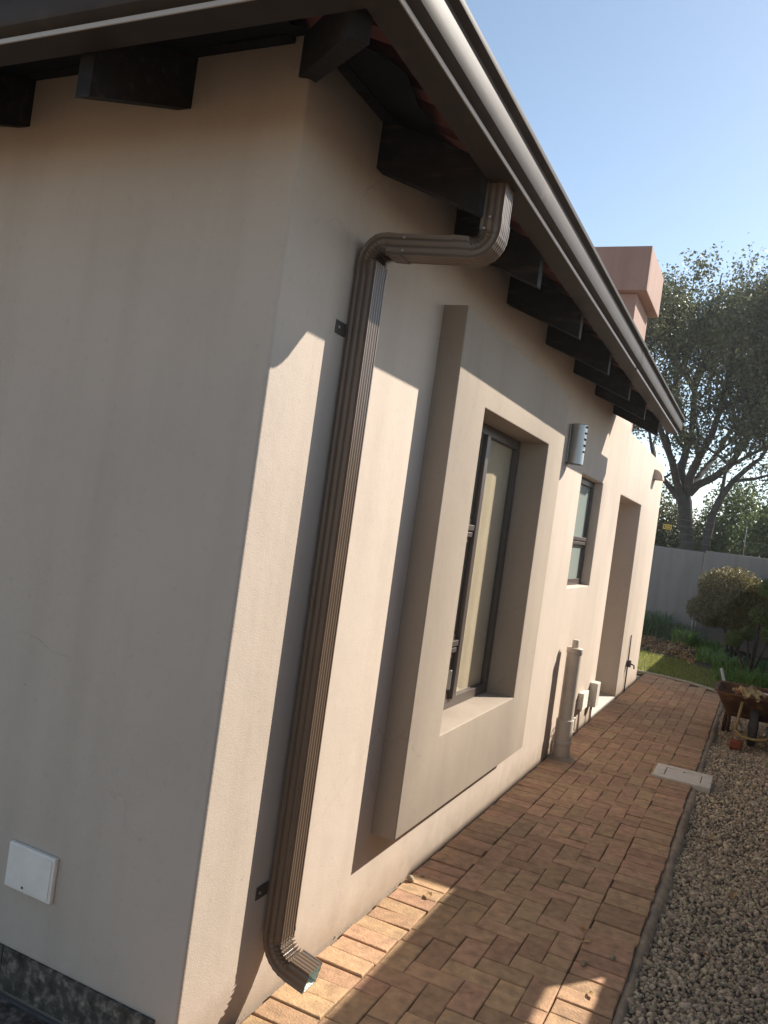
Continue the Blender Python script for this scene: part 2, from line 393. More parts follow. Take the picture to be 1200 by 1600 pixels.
for cx, cy, L, W in far:
    me = bmesh_for(L, W); R = Matrix.Translation((cx, cy, random.gauss(0, .0018))) @ Matrix.Rotation(random.gauss(0, .009), 4, 'Z') @ Matrix.Rotation(random.gauss(0, .008), 4, 'X')
    fb.add([R @ v.co for v in me.vertices], [tuple(p.vertices) for p in me.polygons])
tag(fb.build('far_pavers', MPAVES, paving, recalc=False), kind='stuff')

# mortar haunch beside the path, uneven
kb = MB(); n = 130; ys = np.linspace(-1.2, 8.95, n)
for i_, yy in enumerate(ys):
    wv = .036 + .006*math.sin(yy*3.1)+.006*math.sin(yy*7.7+1)+random.uniform(-.008, .008)
    zz = -.012+random.uniform(-.004, .004)
    kb.v += [(1.018, yy, -.1), (1.02, yy, zz-.002), (1.03+wv*.4, yy, zz), (1.035+wv*.8, yy, zz-.014), (1.04+wv*1.1, yy, -.1)]
for i_ in range(n-1):
    for k in range(4):
        a = i_*5+k; kb.f.append((a, a+1, a+6, a+5))
tag(kb.build('kerb', MKERB, smooth=3), kind='structure')

# gravel bed
gb = MB(); gx_ = np.linspace(1.03, 2.0, 14); gy_ = np.linspace(-2, 8.9, 110)
gz = lambda x, y: -.05+.012*math.sin(x*5+y*1.7)+.010*math.sin(y*4.1+x*2)
gb.v = [(x, yy, gz(x, yy)) for yy in gy_ for x in gx_]; nxg = len(gx_)
gb.f = [(r*nxg+c, r*nxg+c+1, (r+1)*nxg+c+1, (r+1)*nxg+c) for r in range(len(gy_)-1) for c in range(nxg-1)]
tag(gb.build('gravel_bed', MSOILG), kind='structure')
def stones(name, n, xr, yr, size, sub, dens=None):
    bm = bmesh.new(); bmesh.ops.create_icosphere(bm, subdivisions=sub, radius=1); bm.verts.ensure_lookup_table()
    bv = np.array([v.co[:] for v in bm.verts]); bf = np.array([[v.index for v in f.verts] for f in bm.faces]); bm.free()
    X = rng.uniform(*xr, n); Y = rng.uniform(*yr, n)
    s = size*rng.lognormal(0, .34, n)
    nv = len(bv)
    vs = np.repeat(bv[None], n, 0)
    vs = vs*(1+rng.normal(0, .16, (n, nv, 1)))*np.stack([rng.uniform(.8, 1.3, n), rng.uniform(.7, 1.1, n), rng.uniform(.5, .85, n)], 1)[:, None]
    q = rng.normal(size=(n, 4)); q /= np.linalg.norm(q, axis=1)[:, None]
    a, b, c, d = q.T
    Rm = np.stack([1-2*(c*c+d*d), 2*(b*c-a*d), 2*(b*d+a*c), 2*(b*c+a*d), 1-2*(b*b+d*d), 2*(c*d-a*b), 2*(b*d-a*c), 2*(c*d+a*b), 1-2*(b*b+c*c)], 1).reshape(n, 3, 3)
    vs = np.einsum('nij,nvj->nvi', Rm, vs)*s[:, None, None]
    Z = np.array([gz(x, y) for x, y in zip(X, Y)])+rng.uniform(-.3, 1.0, n)*size*1.1
    vs += np.stack([X, Y, Z], 1)[:, None]
    fs = (bf[None]+(np.arange(n)*nv)[:, None, None]).reshape(-1, 3)
    me = np_mesh(name, vs.reshape(-1, 3), fs)
    o = link(name, me, MGRAVEL, None, 3)
    return tag(o, kind='stuff')
stones('gravel', 15000, (1.055, 1.98), (.55, 3.3), .0078, 2)
stones('far_gravel', 24000, (1.06, 1.98), (3.3, 8.9), .0085, 1)

# fine grit washed onto the right border pavers and along the wall joint
n = 900
X = np.concatenate([1.03-np.abs(rng.normal(0, .05, n//2)), np.abs(rng.normal(.008, .012, n//2))]); Y = rng.uniform(.2, 8.5, n)
P = np.stack([X, Y, np.full(n, .003)], 1); d = rng.normal(size=(n, 4, 3)); d /= np.linalg.norm(d, axis=2)[:, :, None]
vs = (P[:, None]+d*rng.lognormal(-5.9, .45, n)[:, None, None]).reshape(-1, 3); i4 = np.arange(n)[:, None]*4
fs = np.stack([i4+np.array([0, 1, 2]), i4+np.array([0, 3, 1]), i4+np.array([0, 2, 3]), i4+np.array([1, 3, 2])], 1).reshape(-1, 3)
tag(link('grit', np_mesh('grit', vs, fs), MGRAVEL), kind='stuff')

# lawn, bed, edging
lb = MB(); xs = np.linspace(-6, 1.05, 30)
lb.v = [(x, path_end(x)+.02, -.03) for x in xs] + [(x, 12.45-.75*max(0, x+.2)-.15*math.sin(x*3), -.03+.04) for x in xs]
lb.f = [(i_, i_+1, len(xs)+i_+1, len(xs)+i_) for i_ in range(len(xs)-1)]
lawn = tag(lb.build('lawn', MLAWN), kind='structure')
sb = MB(); sx = np.linspace(-6, 6, 60); sy = np.linspace(8.6, 15.3, 40)
sz = lambda x, y: -.045 + .13*math.exp(-((y-12.95+.45*max(0, x+.2))/.55)**2)/(1+math.exp((x-.55)*9)) + (.06+.03*math.sin(x*3.1+y*2)+.02*math.sin(x*7-y*5))*min(1, max(0, (y-11.2+1.2*max(0, x))/1.2))
sb.v = [(x, yy, sz(x, yy)) for yy in sy for x in sx]
sb.f = [(r*60+c, r*60+c+1, (r+1)*60+c+1, (r+1)*60+c) for r in range(39) for c in range(59)]
tag(sb.build('garden_bed', MSOIL, smooth=3), kind='structure')
ed = MB(); ed.tube([(x, path_end(x)+.035, .0) for x in np.linspace(-.6, 1.14, 30)], .022, 8)
tag(ed.build('lawn_edging', MHOSE, smooth=3), kind='structure')
# grass blades
n = 26000
X = rng.uniform(-2.2, 1.05, n); U = rng.uniform(0, 1, n)
ylo = np.array([path_end(x)+.07 for x in X]); yhi = 12.5-.75*np.maximum(0, X+.2)-.15*np.sin(X*3)
Y = ylo+(yhi-ylo)*U
keep = (rng.uniform(0, 1, n) < np.clip(1.15-np.maximum(0, X-.1)*1.1, .12, 1)); X, Y, U = X[keep], Y[keep], U[keep]; n = len(X)
base = np.stack([X, Y, -.03+.04*U], 1); th = rng.uniform(0, 6.283, n); h = rng.uniform(.02, .055, n)
dx = np.stack([np.cos(th), np.sin(th), np.zeros(n)], 1)*.004
tip = base + np.stack([rng.normal(0, .018, n), rng.normal(0, .018, n), h], 1)
vs = np.stack([base-dx, base+dx, tip], 1).reshape(-1, 3); fs = np.arange(3*n).reshape(-1, 3)
tag(link('grass', np_mesh('grass', vs, fs), MGRASS), kind='stuff')
# mulch chips between lawn and bed
n = 2600
X = rng.uniform(-1.8, .5, n); Y = 12.62-.6*np.maximum(0, X+.2)-.15*np.sin(X*3)+rng.normal(.05, .22, n)
P = np.stack([X, Y, np.array([max(sz(a, b), -.02) for a, b in zip(X, Y)])+rng.uniform(.0, .05, n)], 1)
tag(link('mulch', leaf_mesh('mulch', P, .06, 0, .5), MMULCH), kind='stuff')

# patio in front of the left wall
patio = tag(MB().box(-4.2, -.012, -3.4, -.012, -.1, -.004).build('patio', MGROUT), kind='structure')
tm = MB().box(-.2965, .2965, -.2965, .2965, -.012, .006).mesh('floor_tile')
tm.materials.append(MSLATE)
for a in range(5):
    for b in range(4):
        o = bpy.data.objects.new('floor_tile', tm); COL.objects.link(o); o.parent = patio
        o.location = (-.335-.602*a, -.33-.602*b, random.gauss(0, .0006))

# ------------------------------------------------------------------ house
house = thing('house', (0, 0, 0), 'beige plastered single storey house with red tiled eaves and dark gutters along the brick path', 'house')
WY = (1.542, 2.717); WZ = (.697, 2.162)          # main window
SY = (4.212, 5.077); SZ = (1.286, 2.150)         # small window
DY = (6.01, 7.43); DZ = 2.136                    # door recess
T = -.28
LN = .045
def right_solid(y, z):
    if WY[0]-LN < y < WY[1]+LN and WZ[0]-LN < z < WZ[1]+LN: return False
    if SY[0] < y < SY[1] and SZ[0] < z < SZ[1]: return False
    if DY[0] < y < DY[1] and z < DZ: return False
    top = 2.93 if y < 5.40 else (2.825 if y < 6.10 else 2.752)
    return z < top
us = sorted({0, WY[0]-LN, WY[1]+LN, *SY, *DY, 5.40, 6.10, 9.03}); vs_ = sorted({-.1, WZ[0]-LN, WZ[1]+LN, *SZ, DZ, 2.752, 2.825, 2.93})
def left_face(mb):
    for c, d in zip(vs_[:-1], vs_[1:]): mb.add([(-4.2, 0, c), (0, 0, c), (0, 0, d), (-4.2, 0, d)], [(0, 1, 2, 3)])
cells('wall', MP, us, vs_, right_solid, lambda u, v, t: (t, u, v), 0., T, house, bevel=.011, extra=left_face, sel=lambda c: abs(c.x) < 1e-4)
# left (front) wall butts against the right one's corner
lw = MB().box(-4.2, T-.001, .002, .28, -.1, 2.93)
# corner face: the right wall's own end (y=0) closes x from T to 0
lw.build('wall', MP, house)
MB().box(-4.2, -.282, 8.75, 9.03, -.1, 2.752).build('wall', MP, house)          # far end wall
MB().box(-4.2, -.30, 5.42, 8.74, 2.45, 2.55).build('flat_roof', MCONC, house)
MB().box(-4.2, -.30, 5.405, 5.66, 2.551, 3.05).build('wall', MP, house)
# door recess lining
rec = MB()
rec.box(-.75, T-.001, DY[0]-.15, DY[0], -.1, DZ+.15); rec.box(-.75, T-.001, DY[1], DY[1]+.15, -.1, DZ+.15)
rec.box(-.75, T-.001, DY[0]+.001, DY[1]-.001, DZ, DZ+.15)
rec.build('recess_lining', MP, house)
MB().box(-.75, -.004, DY[0]+.003, DY[1]-.003, -.1, .012).build('threshold', MCONC, house)
dr = MB().box(-.80, -.752, DY[0]+.02, DY[1]-.02, .014, DZ-.01).build('door', MDOOR, house)
MB().tube([(-.75, DY[0]+.12, 1.0), (-.70, DY[0]+.12, 1.0), (-.70, DY[0]+.24, 1.0)], .01, 8).build('handle', MSTEEL, dr, smooth=3)
# window surround
FX = .107
fr_solid = lambda y, z: not (WY[0] < y < WY[1] and WZ[0] < z < WZ[1])
cells('window_surround', MPS, sorted({1.172, *WY, 3.080}), sorted({.338, *WZ, 2.512}), fr_solid, lambda u, v, t: (t, u, v), FX, .0005, house, bevel=.007, sel=lambda c: c.x > FX-.001)
cells('window_surround', MPS, sorted({WY[0]-LN+.001, *WY, WY[1]+LN-.001}), sorted({WZ[0]-LN+.001, *WZ, WZ[1]+LN-.001}), fr_solid, lambda u, v, t: (t, u, v), .0005, -.132, house)
# room behind
rm = MB()
rm.box(-3.4, -3.3, .3, 5.3, 0, 2.7); rm.box(-3.3, T-.02, .29, .34, 0, 2.7); rm.box(-3.3, T-.02, 5.25, 5.3, 0, 2.7)
rm.box(-3.3, T-.02, .34, 5.25, 2.6, 2.7)
rm.build('interior_wall', MREVEAL, house)
MB().box(-3.3, T-.002, .34, 5.25, 0, .03).build('interior_floor', MFLOORIN, house)

def window(Y, Z, xp, mull, trans, tz_right, glassmat, name='window'):
    """bronze aluminium window: outer frame, one mullion (y) with transoms (z list) on its near side"""
    fw, d0, d1 = .052, xp-.035, xp+.012
    f = MB()
    f.box(d0, d1, Y[0]-.004, Y[0]+fw, Z[0]-.004, Z[1]+.004); f.box(d0, d1, Y[1]-fw, Y[1]+.004, Z[0]-.004, Z[1]+.004)
    f.box(d0+.001, d1-.001, Y[0]+fw, Y[1]-fw, Z[0]-.004, Z[0]+fw); f.box(d0+.001, d1-.001, Y[0]+fw, Y[1]-fw, Z[1]-fw, Z[1]+.004)
    win = f.build(name, MFRAME, house, bevel=.003)
    if mull:
        m = MB().box(d0+.002, d1+.018, mull-.026, mull+.026, Z[0]+fw, Z[1]-fw).build('mullion', MFRAME, win, bevel=.004)
        y1 = mull-.026
    else: y1 = Y[1]-fw
    for z in trans:
        t = MB().box(d0+.003, d1+.008, Y[0]+fw, y1, z-.030, z-.003).box(d0+.003, d1+.012, Y[0]+fw, y1, z+.003, z+.034)
        t.build('transom', MFRAME, win, bevel=.004)
    edges = [Z[0]+fw] + sorted(trans) + [Z[1]-fw]
    for a, b in zip(edges[:-1], edges[1:]):
        a2 = a + (.034 if a in trans else 0); b2 = b - (.030 if b in trans else 0)
        s = MB()           # sash around each opening pane
        sw = .028
        s.box(d0+.004, d1-.004, Y[0]+fw, Y[0]+fw+sw, a2, b2); s.box(d0+.004, d1-.004, y1-sw, y1, a2, b2)
        s.box(d0+.005, d1-.005, Y[0]+fw+sw, y1-sw, a2, a2+sw); s.box(d0+.005, d1-.005, Y[0]+fw+sw, y1-sw, b2-sw, b2)
        if mull: s.build('sash', MFRAME, win, bevel=.002)
        i0 = sw if mull else 0
        MB().box(xp-.012, xp-.007, Y[0]+fw+i0, y1-i0, a2+i0, b2-i0).build('pane', glassmat, win)
    if mull: MB().box(xp-.012, xp-.007, mull+.026, Y[1]-fw, Z[0]+fw, Z[1]-fw).build('pane', glassmat, win)
    return win
win = window(WY, WZ, -.070, 2.095, [1.02, 1.608], None, MGLASS)
MB().box(-.072, -.050, 2.025, 2.048, .80, .90).build('handle', MSTEEL, win, bevel=.004)
window(SY, SZ, -.085, None, [1.645], None, MFROST)
# inner reveals, painted cream
rv = MB()
for (Ya, Yb), (Za, Zb) in ((WY, WZ), (SY, SZ)):
    x0, x1 = T-.06, -.145
    rv.box(x0, x1, Ya+.0005, Ya+.02, Za+.0005, Zb-.0005); rv.box(x0, x1, Yb-.02, Yb-.0005, Za+.0005, Zb-.0005)
    rv.box(x0, x1, Ya+.021, Yb-.021, Za+.0005, Za+.02); rv.box(x0, x1, Ya+.021, Yb-.021, Zb-.02, Zb-.0005)
tag(rv.build('window_reveal', MREVEAL, house), kind='stuff')
# curtain gathered at far side of the big window
cu = MB(); nn = 60
for k in range(nn+1):
    yy = 1.98+.72*k/nn; xx = -.0895+.0025*math.sin(k*.45)
    cu.v += [(xx, yy, .72), (xx, yy, 2.155)]
cu.f = [(2*k, 2*k+2, 2*k+3, 2*k+1) for k in range(nn)]
cu.build('curtain', MCURTAIN, house, smooth=3)

# roof timbers ----------------------------------------------------
SL = .43
zb = lambda o: 2.752 - SL*o            # underside of a rafter at distance o outside the wall
DEP = .165
def rafter_right(y, th=.05, x_in=-.2, x_out=.378):
    poly = [(x_in, zb(x_in)), (x_out, zb(x_out)), (x_out, zb(x_out)+DEP*.72), (x_out-.02, zb(x_out-.02)+DEP), (x_in, zb(x_in)+DEP)]
    return MB().prism(poly, lambda u, v, t: (u, t, v), y, y+th).build('rafter', MTIMBER, house)
def rafter_left(x, th=.05):
    poly = [(-.2, zb(-.2)), (.378, zb(.378)), (.378, zb(.378)+DEP*.72), (.358, zb(.358)+DEP), (-.2, zb(-.2)+DEP)]
    return MB().prism(poly, lambda u, v, t: (t, -u, v), x-th, x).build('rafter', MTIMBER, house)
for y_ in (.45, 1.165, 1.945, 2.735, 3.50, 4.255, 5.06): rafter_right(y_)
for x_ in (-.405, -1.085, -1.77, -2.45, -3.13, -3.8): rafter_left(x_)
# hip rafter out to the gutter corner
hp = MB(); hb = lambda o: 2.80-SL*o
poly = [(-.2, hb(-.2)), (.365, hb(.365)), (.365, hb(.365)+.15), (-.2, hb(-.2)+.18)]
dvec = V((1, -1, 0)); wv = V((1, 1, 0)).normalized()*.026
hp.prism(poly, lambda u, v, t: tuple(dvec*u + wv*t + V((0, 0, v))), -1, 1).build('hip_rafter', MTIMBER, house, bevel=.002, seg=1)
# wall-top beams (dark boards closing the gap above the wall)
MB().box(.004, .045, .09, 5.40, 2.90, 3.00).build('wall_plate', MTIMBER, house)
MB().box(-4.1, -.06, -.045, -.004, 2.905, 3.00).build('wall_plate', MTIMBER, house)
# black underlay with a loose wavy edge under the tiles
def underlay(f, a, b, n=90):
    mb = MB()
    for k in range(n+1):
        t = a+(b-a)*k/n
        e = .235+.030*math.sin(t*9.3+.6)+.018*math.sin(t*23)+.01*math.sin(t*41)
        for o in (0.0, e*.5, e):
            z = zb(o)+DEP+.010-.010*math.sin(t*9.3)*(o > .1)
            mb.v.append(f(o, t, z))
    for k in range(n):
        for q in range(2):
            i0 = k*3+q; mb.f.append((i0, i0+1, i0+4, i0+3))
    return mb.build('underlay', MUNDER, house, smooth=3)
underlay(lambda o, t, z: (o, t, z), -.02, 5.38); underlay(lambda o, t, z: (t, -o, z), -4.1, .02)
# roof tiles: bottom courses tile by tile, the rest of the slope in one part
def tile_profile(u):           # u 0..1 across one tile
    return .030*max(0., math.sin(u*4*math.pi))**.8 if True else 0
def tile_mesh(L=.40, W=.312, n=16):
    mb = MB()
    for k in range(n+1):
        u = k/n; z = tile_profile(u)
        for o in (0, L):
            mb.v += [(o, (u-.5)*W, z), (o, (u-.5)*W, z-.012)]
    for k in range(n):
        a = k*4
        mb.f += [(a, a+4, a+6, a+2), (a+1, a+3, a+7, a+5), (a, a+1, a+5, a+4), (a+2, a+6, a+7, a+3)]
    return mb.mesh('roof_tile')
tmesh = tile_mesh(); tmesh.materials.append(MTILE); tmesh.polygons.foreach_set('use_smooth', [True]*len(tmesh.polygons)); tmesh.set_sharp_from_angle(angle=.8)
pit = math.atan(SL); EO = .425          # tile overhang
def place_tile(f_rot, loc):
    o = bpy.data.objects.new('roof_tile', tmesh); COL.objects.link(o); o.parent = house; o.location = loc; o.rotation_euler = f_rot
TZ = lambda o: zb(o)+DEP+.05
for c in range(2):
    o_out = EO-.32*math.cos(pit)*c
    for k in range(20):
        yy = -.26-.0+.30*k + (.30 if c and k == 0 else 0)
        lo = -(o_out-.30)+.02
        if yy < -o_out+.02 and c == 0: pass
        if yy > 5.33 or (c and yy < -.1): continue
        # local +x runs up the slope (towards -x in the world)
        place_tile((0, -pit, math.pi), (o_out, yy, TZ(o_out)+.018*c))
    for k in range(14):
        xx = .22-.30*k
        if c and xx > .0: continue
        place_tile((0, -pit, math.pi/2), (xx, -o_out, TZ(o_out)+.018*c))
def slope_sheet(f, a, b, o0, o1, hip, n):
    mb = MB(); m = 10
    for k in range(n+1):
        t = a+(b-a)*k/n; z = tile_profile(((t-a)/.30) % 1.)
        for q in range(m+1):
            lo = o1 if not hip else max(o1, -t)     # stop at the hip
            o = o0+(lo-o0)*q/m if lo < o0 else o0
            zz = z+TZ(o)+.03+.018*(m-q)/m*0
            mb.v += [f(o, t, zz)]
    for k in range(n):
        for q in range(m):
            i0 = k*(m+1)+q; mb.f.append((i0, i0+1, i0+m+2, i0+m+1))
    return tag(mb.build('upper_roof_tiles', MTILE, house, smooth=3), kind='stuff')
slope_sheet(lambda o, t, z: (o, t, z), .12, 5.40, -.10, -1.5, True, 300)
slope_sheet(lambda o, t, z: (t, -o, z), -4.15, -.12, -.10, -1.5, False, 240)
# hip ridge capping
MB().tube([(d, -d, TZ(d)+.02) for d in np.linspace(.41, -1.5, 12)], .07, 10).build('hip_capping', MTILE, house, smooth=3)
# chimney behind the parapet
ch = MB().box(-1.35, -.30, 7.10, 8.0, 2.5, 4.395).build('chimney', MPC, house, bevel=.006)
MB().box(-1.42, -.188, 7.0, 8.07, 4.40, 4.88).build('chimney_cap', MPC, ch, bevel=.008)
# skirting tiles on the left wall
for a in range(5):
    x1 = -.072-.602*a
    o = MB().box(x1-.598, x1, -.011, -.0005, .008, .136).build('skirting_tile', MSLATE, house, bevel=.0015, seg=1)

# ------------------------------------------------------------------ gutter
GX, GZ = .469, 2.700
prof = [(.386, 2.835), (.386, 2.700), (GX, 2.700), (GX+.0025, 2.7015), (GX+.0025, 2.7115), (GX+.001, 2.713), (GX+.006, 2.7155), (GX+.018, 2.7205), (GX+.026, 2.727), (GX+.030, 2.737),
        (GX+.032, 2.755), (GX+.032, 2.785), (GX+.030, 2.800), (GX+.031, 2.8045), (GX+.044, 2.810), (GX+.0505, 2.8145), (GX+.0515, 2.818), (GX+.0515, 2.830), (GX+.049, 2.834), (GX+.044, 2.834),
        (GX+.042, 2.822), (GX+.026, 2.808), (GX-.004, 2.712), (.392, 2.706), (.392, 2.835)]
gut = thing('rain_gutter', (.43, 2.5, 2.70), 'long dark bronze rain gutter along the eaves turning the roof corner', 'gutter')
def gutter_run(f, a, b):
    mb = MB(); n = len(prof)
    # end a is mitred at the corner (depends on the offset), end b is square
    A = [f(o, a(o), z) for o, z in prof]; B = [f(o, b, z) for o, z in prof]
    mb.add(A+B, [(i_, (i_+1) % n, (i_+1) % n+n, i_+n) for i_ in range(n)])
    return put(mb.build('gutter_run', MGUTTER, smooth=.5), gut)
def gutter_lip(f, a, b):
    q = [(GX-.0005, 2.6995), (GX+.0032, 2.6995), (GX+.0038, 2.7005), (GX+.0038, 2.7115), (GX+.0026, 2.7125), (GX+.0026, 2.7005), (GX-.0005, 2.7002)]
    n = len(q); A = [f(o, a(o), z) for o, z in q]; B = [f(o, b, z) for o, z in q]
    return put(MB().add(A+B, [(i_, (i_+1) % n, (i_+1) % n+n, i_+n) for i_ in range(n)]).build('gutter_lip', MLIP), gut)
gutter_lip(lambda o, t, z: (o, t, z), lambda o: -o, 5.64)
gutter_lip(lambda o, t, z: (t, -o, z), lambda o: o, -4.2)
gutter_run(lambda o, t, z: (o, t, z), lambda o: -o, 5.64)
gutter_run(lambda o, t, z: (t, -o, z), lambda o: o, -4.2)
cap_pts = [p for p in prof[:20]]
put(MB().prism(cap_pts, lambda u, v, t: (u, t, v), 5.641, 5.644).build('end_cap', MGUTTER), gut)
# folded mitre strip under the corner
mt = MB(); mt.add([(.384, -.40, 2.6985), (.40, -.384, 2.6985), (.478, -.462, 2.6985), (.462, -.478, 2.6985)], [(0, 1, 2, 3)])
mt.add([(.384, -.40, 2.6965), (.40, -.384, 2.6965), (.478, -.462, 2.6965), (.462, -.478, 2.6965)], [(3, 2, 1, 0)])
put(mt.build('mitre_strip', MGUTTER), gut)
# joint sleeve on the long run
jp = [(o+.002 if o > .43 else o-.002, z-.002 if z < 2.705 else z) for o, z in prof[1:18]]
jm = MB(); nj = len(jp); jm.add([(o, 3.05, z) for o, z in jp]+[(o, 3.11, z) for o, z in jp], [(i_, i_+1, i_+1+nj, i_+nj) for i_ in range(nj-1)])
put(jm.build('joint_sleeve', MGUTTER, smooth=.5), gut)

# ------------------------------------------------------------------ downpipe
dp = thing('downpipe', (.046, .43, 0), 'ribbed dark bronze downpipe with crimped elbows fixed to the corner of the wall', 'downpipe')
DY0, DYC = .0405, .430                # half width along y, centre
def rect_section(hw, hd, crimp=0.):
    """fluted rectangular section: list of (a along y, b along depth)"""
    pts = []
    def side(p0, p1, nrm, flutes, dep):
        n = flutes*6
        for k in range(n):
            u = k/n; s = max(0., math.sin(u*flutes*2*math.pi-math.pi/2))**.6*dep if .08 < u < .92 else 0
            pts.append((p0[0]+(p1[0]-p0[0])*u-nrm[0]*s, p0[1]+(p1[1]-p0[1])*u-nrm[1]*s))
    side((-hw, hd), (hw, hd), (0, 1), 5, .0032)
    side((hw, hd), (hw, -hd), (1, 0), 3, .0036)
    side((hw, -hd), (-hw, -hd), (0, -1), 5, .003)
    side((-hw, -hd), (-hw, hd), (-1, 0), 3, .0036)
    return pts
def sweep(name, path, mat_, hw=DY0, hd=.0345, crimp=None, inside=False, scale=1.0):
    """path: list of (x, z, angle) in the plane y = DYC; angle = direction of travel, 0 = +x"""
    mb = MB(); sec = rect_section(hw*scale, hd*scale); n = len(sec)
    for k, (x, z, a) in enumerate(path):
        c = crimp[k] if crimp else 0.
        nx_, nz_ = -math.sin(a), math.cos(a)         # depth axis
        for (u, v) in sec:
            s = 1.
            vv = v; uu = u
            if c:
                inner = max(0., -v/hd*c[1])
                f = c[0]*(.35+.65*inner)
                vv = v*(1-f*.36*(1 if v*c[1] < 0 else .25)); uu = u*(1-f*.17*(1 if v*c[1] < .3*hd else .35))
            mb.v.append((x+nx_*vv, DYC+uu+(YS*min(1., max(0., (x-.085)/.30)) if z > 1.5 else 0), z+nz_*vv))
    for k in range(len(path)-1):
        for i_ in range(n):
            a_ = k*n+i_; b_ = k*n+(i_+1) % n; mb.f.append((a_, b_, b_+n, a_+n))
    o = mb.build(name, mat_, smooth=.75)
    return put(o, dp)
YS = .10                               # the offset runs slightly along the wall to meet its outlet
def arc(cx, cz, r, a0, a1, n, turn):
    out = []
    for k in range(n+1):
        a = a0+(a1-a0)*k/n
        out.append((cx+r*math.cos(a), cz+r*math.sin(a), a+turn*math.pi/2))
    return out
PI = math.pi
XO = .408; XW = .0475; ZS = 2.492; 
# outlet + upper elbow: travel down then to -x
R1 = .062
p_out = [(XO, 2.702, -PI/2), (XO, ZS+R1+.02, -PI/2)]
el1 = arc(XO-R1, ZS+R1, R1, 0, -PI/2+.05, 49, -1)
e_end = el1[-1]
def crimps(n, side, m=7): return [(abs(math.sin(PI*m*k/n)), side) for k in range(n+1)]
sweep('outlet', p_out, MBRONZE, scale=.97)
sweep('elbow', [(XO, ZS+R1+.035, -PI/2)] + el1 + [(e_end[0]-.05*math.cos(.05), e_end[1]-.05*math.sin(.05)*0, e_end[2])], MBRONZE,
      crimp=[(0, 1)]+crimps(49, 1)+[(0, 1)], scale=1.03)
R2 = .058
zs2 = ZS-.012
el2 = arc(XW+R2, zs2-R2, R2, PI/2+.03, PI, 49, +1)
sweep('offset_pipe', [(e_end[0]-.02, e_end[1], PI+.03), (XW+R2+.01, zs2, PI+.03)], MBRONZE)
sweep('elbow', [(XW+R2+.045, zs2, PI+.03)] + el2 + [(XW, zs2-R2-.035, -PI/2)], MBRONZE, crimp=[(0, 1)]+crimps(49, -1)+[(0, 1)], scale=1.03)
ZB = .252; R3 = .085
sweep('pipe', [(XW, zs2-R2-.02, -PI/2), (XW, ZB-.02, -PI/2)], MBRONZE)
el3 = arc(XW+R3, ZB, R3, PI, PI*1.5-.22, 49, +1)
e3 = el3[-1]; dx3, dz3 = math.cos(e3[2]), math.sin(e3[2])
sweep('elbow', [(XW, ZB+.012, -PI/2)] + el3 + [(e3[0]+.075*dx3, e3[1]+.075*dz3, e3[2])], MBRONZE, crimp=[(0, 1)]+crimps(49, -1)+[(0, 1)], scale=1.03)
sweep('mouth_lining', [(e3[0]+.0*dx3, e3[1]+.0*dz3, e3[2]), (e3[0]+.0745*dx3, e3[1]+.0745*dz3, e3[2])], MWHITEIN, scale=.985)
for z in (2.195, .395):
    b = MB().box(.0005, .004, DYC-DY0-.062, DYC-DY0+.004, z-.021, z+.021)
    br = put(b.build('bracket', MFRAME, bevel=.001, seg=1), dp)
    s = MB().lathe([(0, .004), (.0055, .003), (.0055, 0)], n=10); s.v = [(.0042+zz, DYC-DY0-.045+xx, z+yy) for xx, yy, zz in s.v]
    s.build('screw', MSTEEL, br)
    br['label'] = 'upper fixing bracket' if z > 1 else 'lower fixing bracket'
for (x, z) in ((XO-.005, ZS+.10), (XO-.02, ZS+.065), (.155, ZS+.012), (.155, ZS-.03)):
    s = MB().lathe([(0, .0035), (.004, .0025), (.005, 0)], n=10); s.v = [(x+xx, DYC-DY0-.002-zz+YS*min(1., max(0., (x-.085)/.30)), z+yy) for xx, yy, zz in s.v]
    put(s.build('rivet', MSTEEL), dp)

# ------------------------------------------------------------------ things on the walls
wp = thing('cover_plate', (-.60, 0, .39), 'square off-white cover plate low on the shaded left wall', 'cover plate')
put(MB().box(-.700, -.504, -.017, -.0005, .322, .461).build('plate', MPANELW, bevel=.004), wp)
put(MB().box(-.690, -.514, -.0195, -.0172, .332, .451).build('lid', MPANELW, bevel=.0018), wp)
put(MB().box(-.622, -.616, -.022, -.0196, .337, .343).build('screw', MRUST), wp)

lm = thing('wall_lamp', (.0, 3.66, 2.15), 'slim brushed steel half round wall lamp with slots above the small window', 'wall lamp')
lb_ = MB(); prof_l = [(.056, 0), (.056, .268), (.05, .272)]
lb_.lathe(prof_l, (.055, 3.66, 2.155), 28)
put(lb_.build('lamp_shade', MSTEEL, smooth=.6), lm)
put(MB().box(.0005, .012, 3.615, 3.705, 2.16, 2.42).build('back_plate', MSTEEL, bevel=.002), lm)
for k in range(5):
    z = 2.235+.042*k; s = MB(); 
    s.lathe([(.0572, 0), (.0572, .014)], (.055, 3.66, z), 10, -.50, .45)
    put(s.build('slot', MUNDER, smooth=3), lm)

hood = thing('wall_hood', (0, 8.1, 2.50), 'small rounded plaster hood near the top far end of the sunlit wall', 'hood')
poly = [(0.0005, 0), (.105, 0)] + [(.105*math.cos(a), .115*math.sin(a)) for a in np.linspace(.1, PI/2, 9)] 
poly[-1] = (.0005, .115)
put(MB().prism(poly, lambda u, v, t: (u, t, 2.50+v), 8.08, 8.26).build('hood_body', MP, smooth=.5), hood)

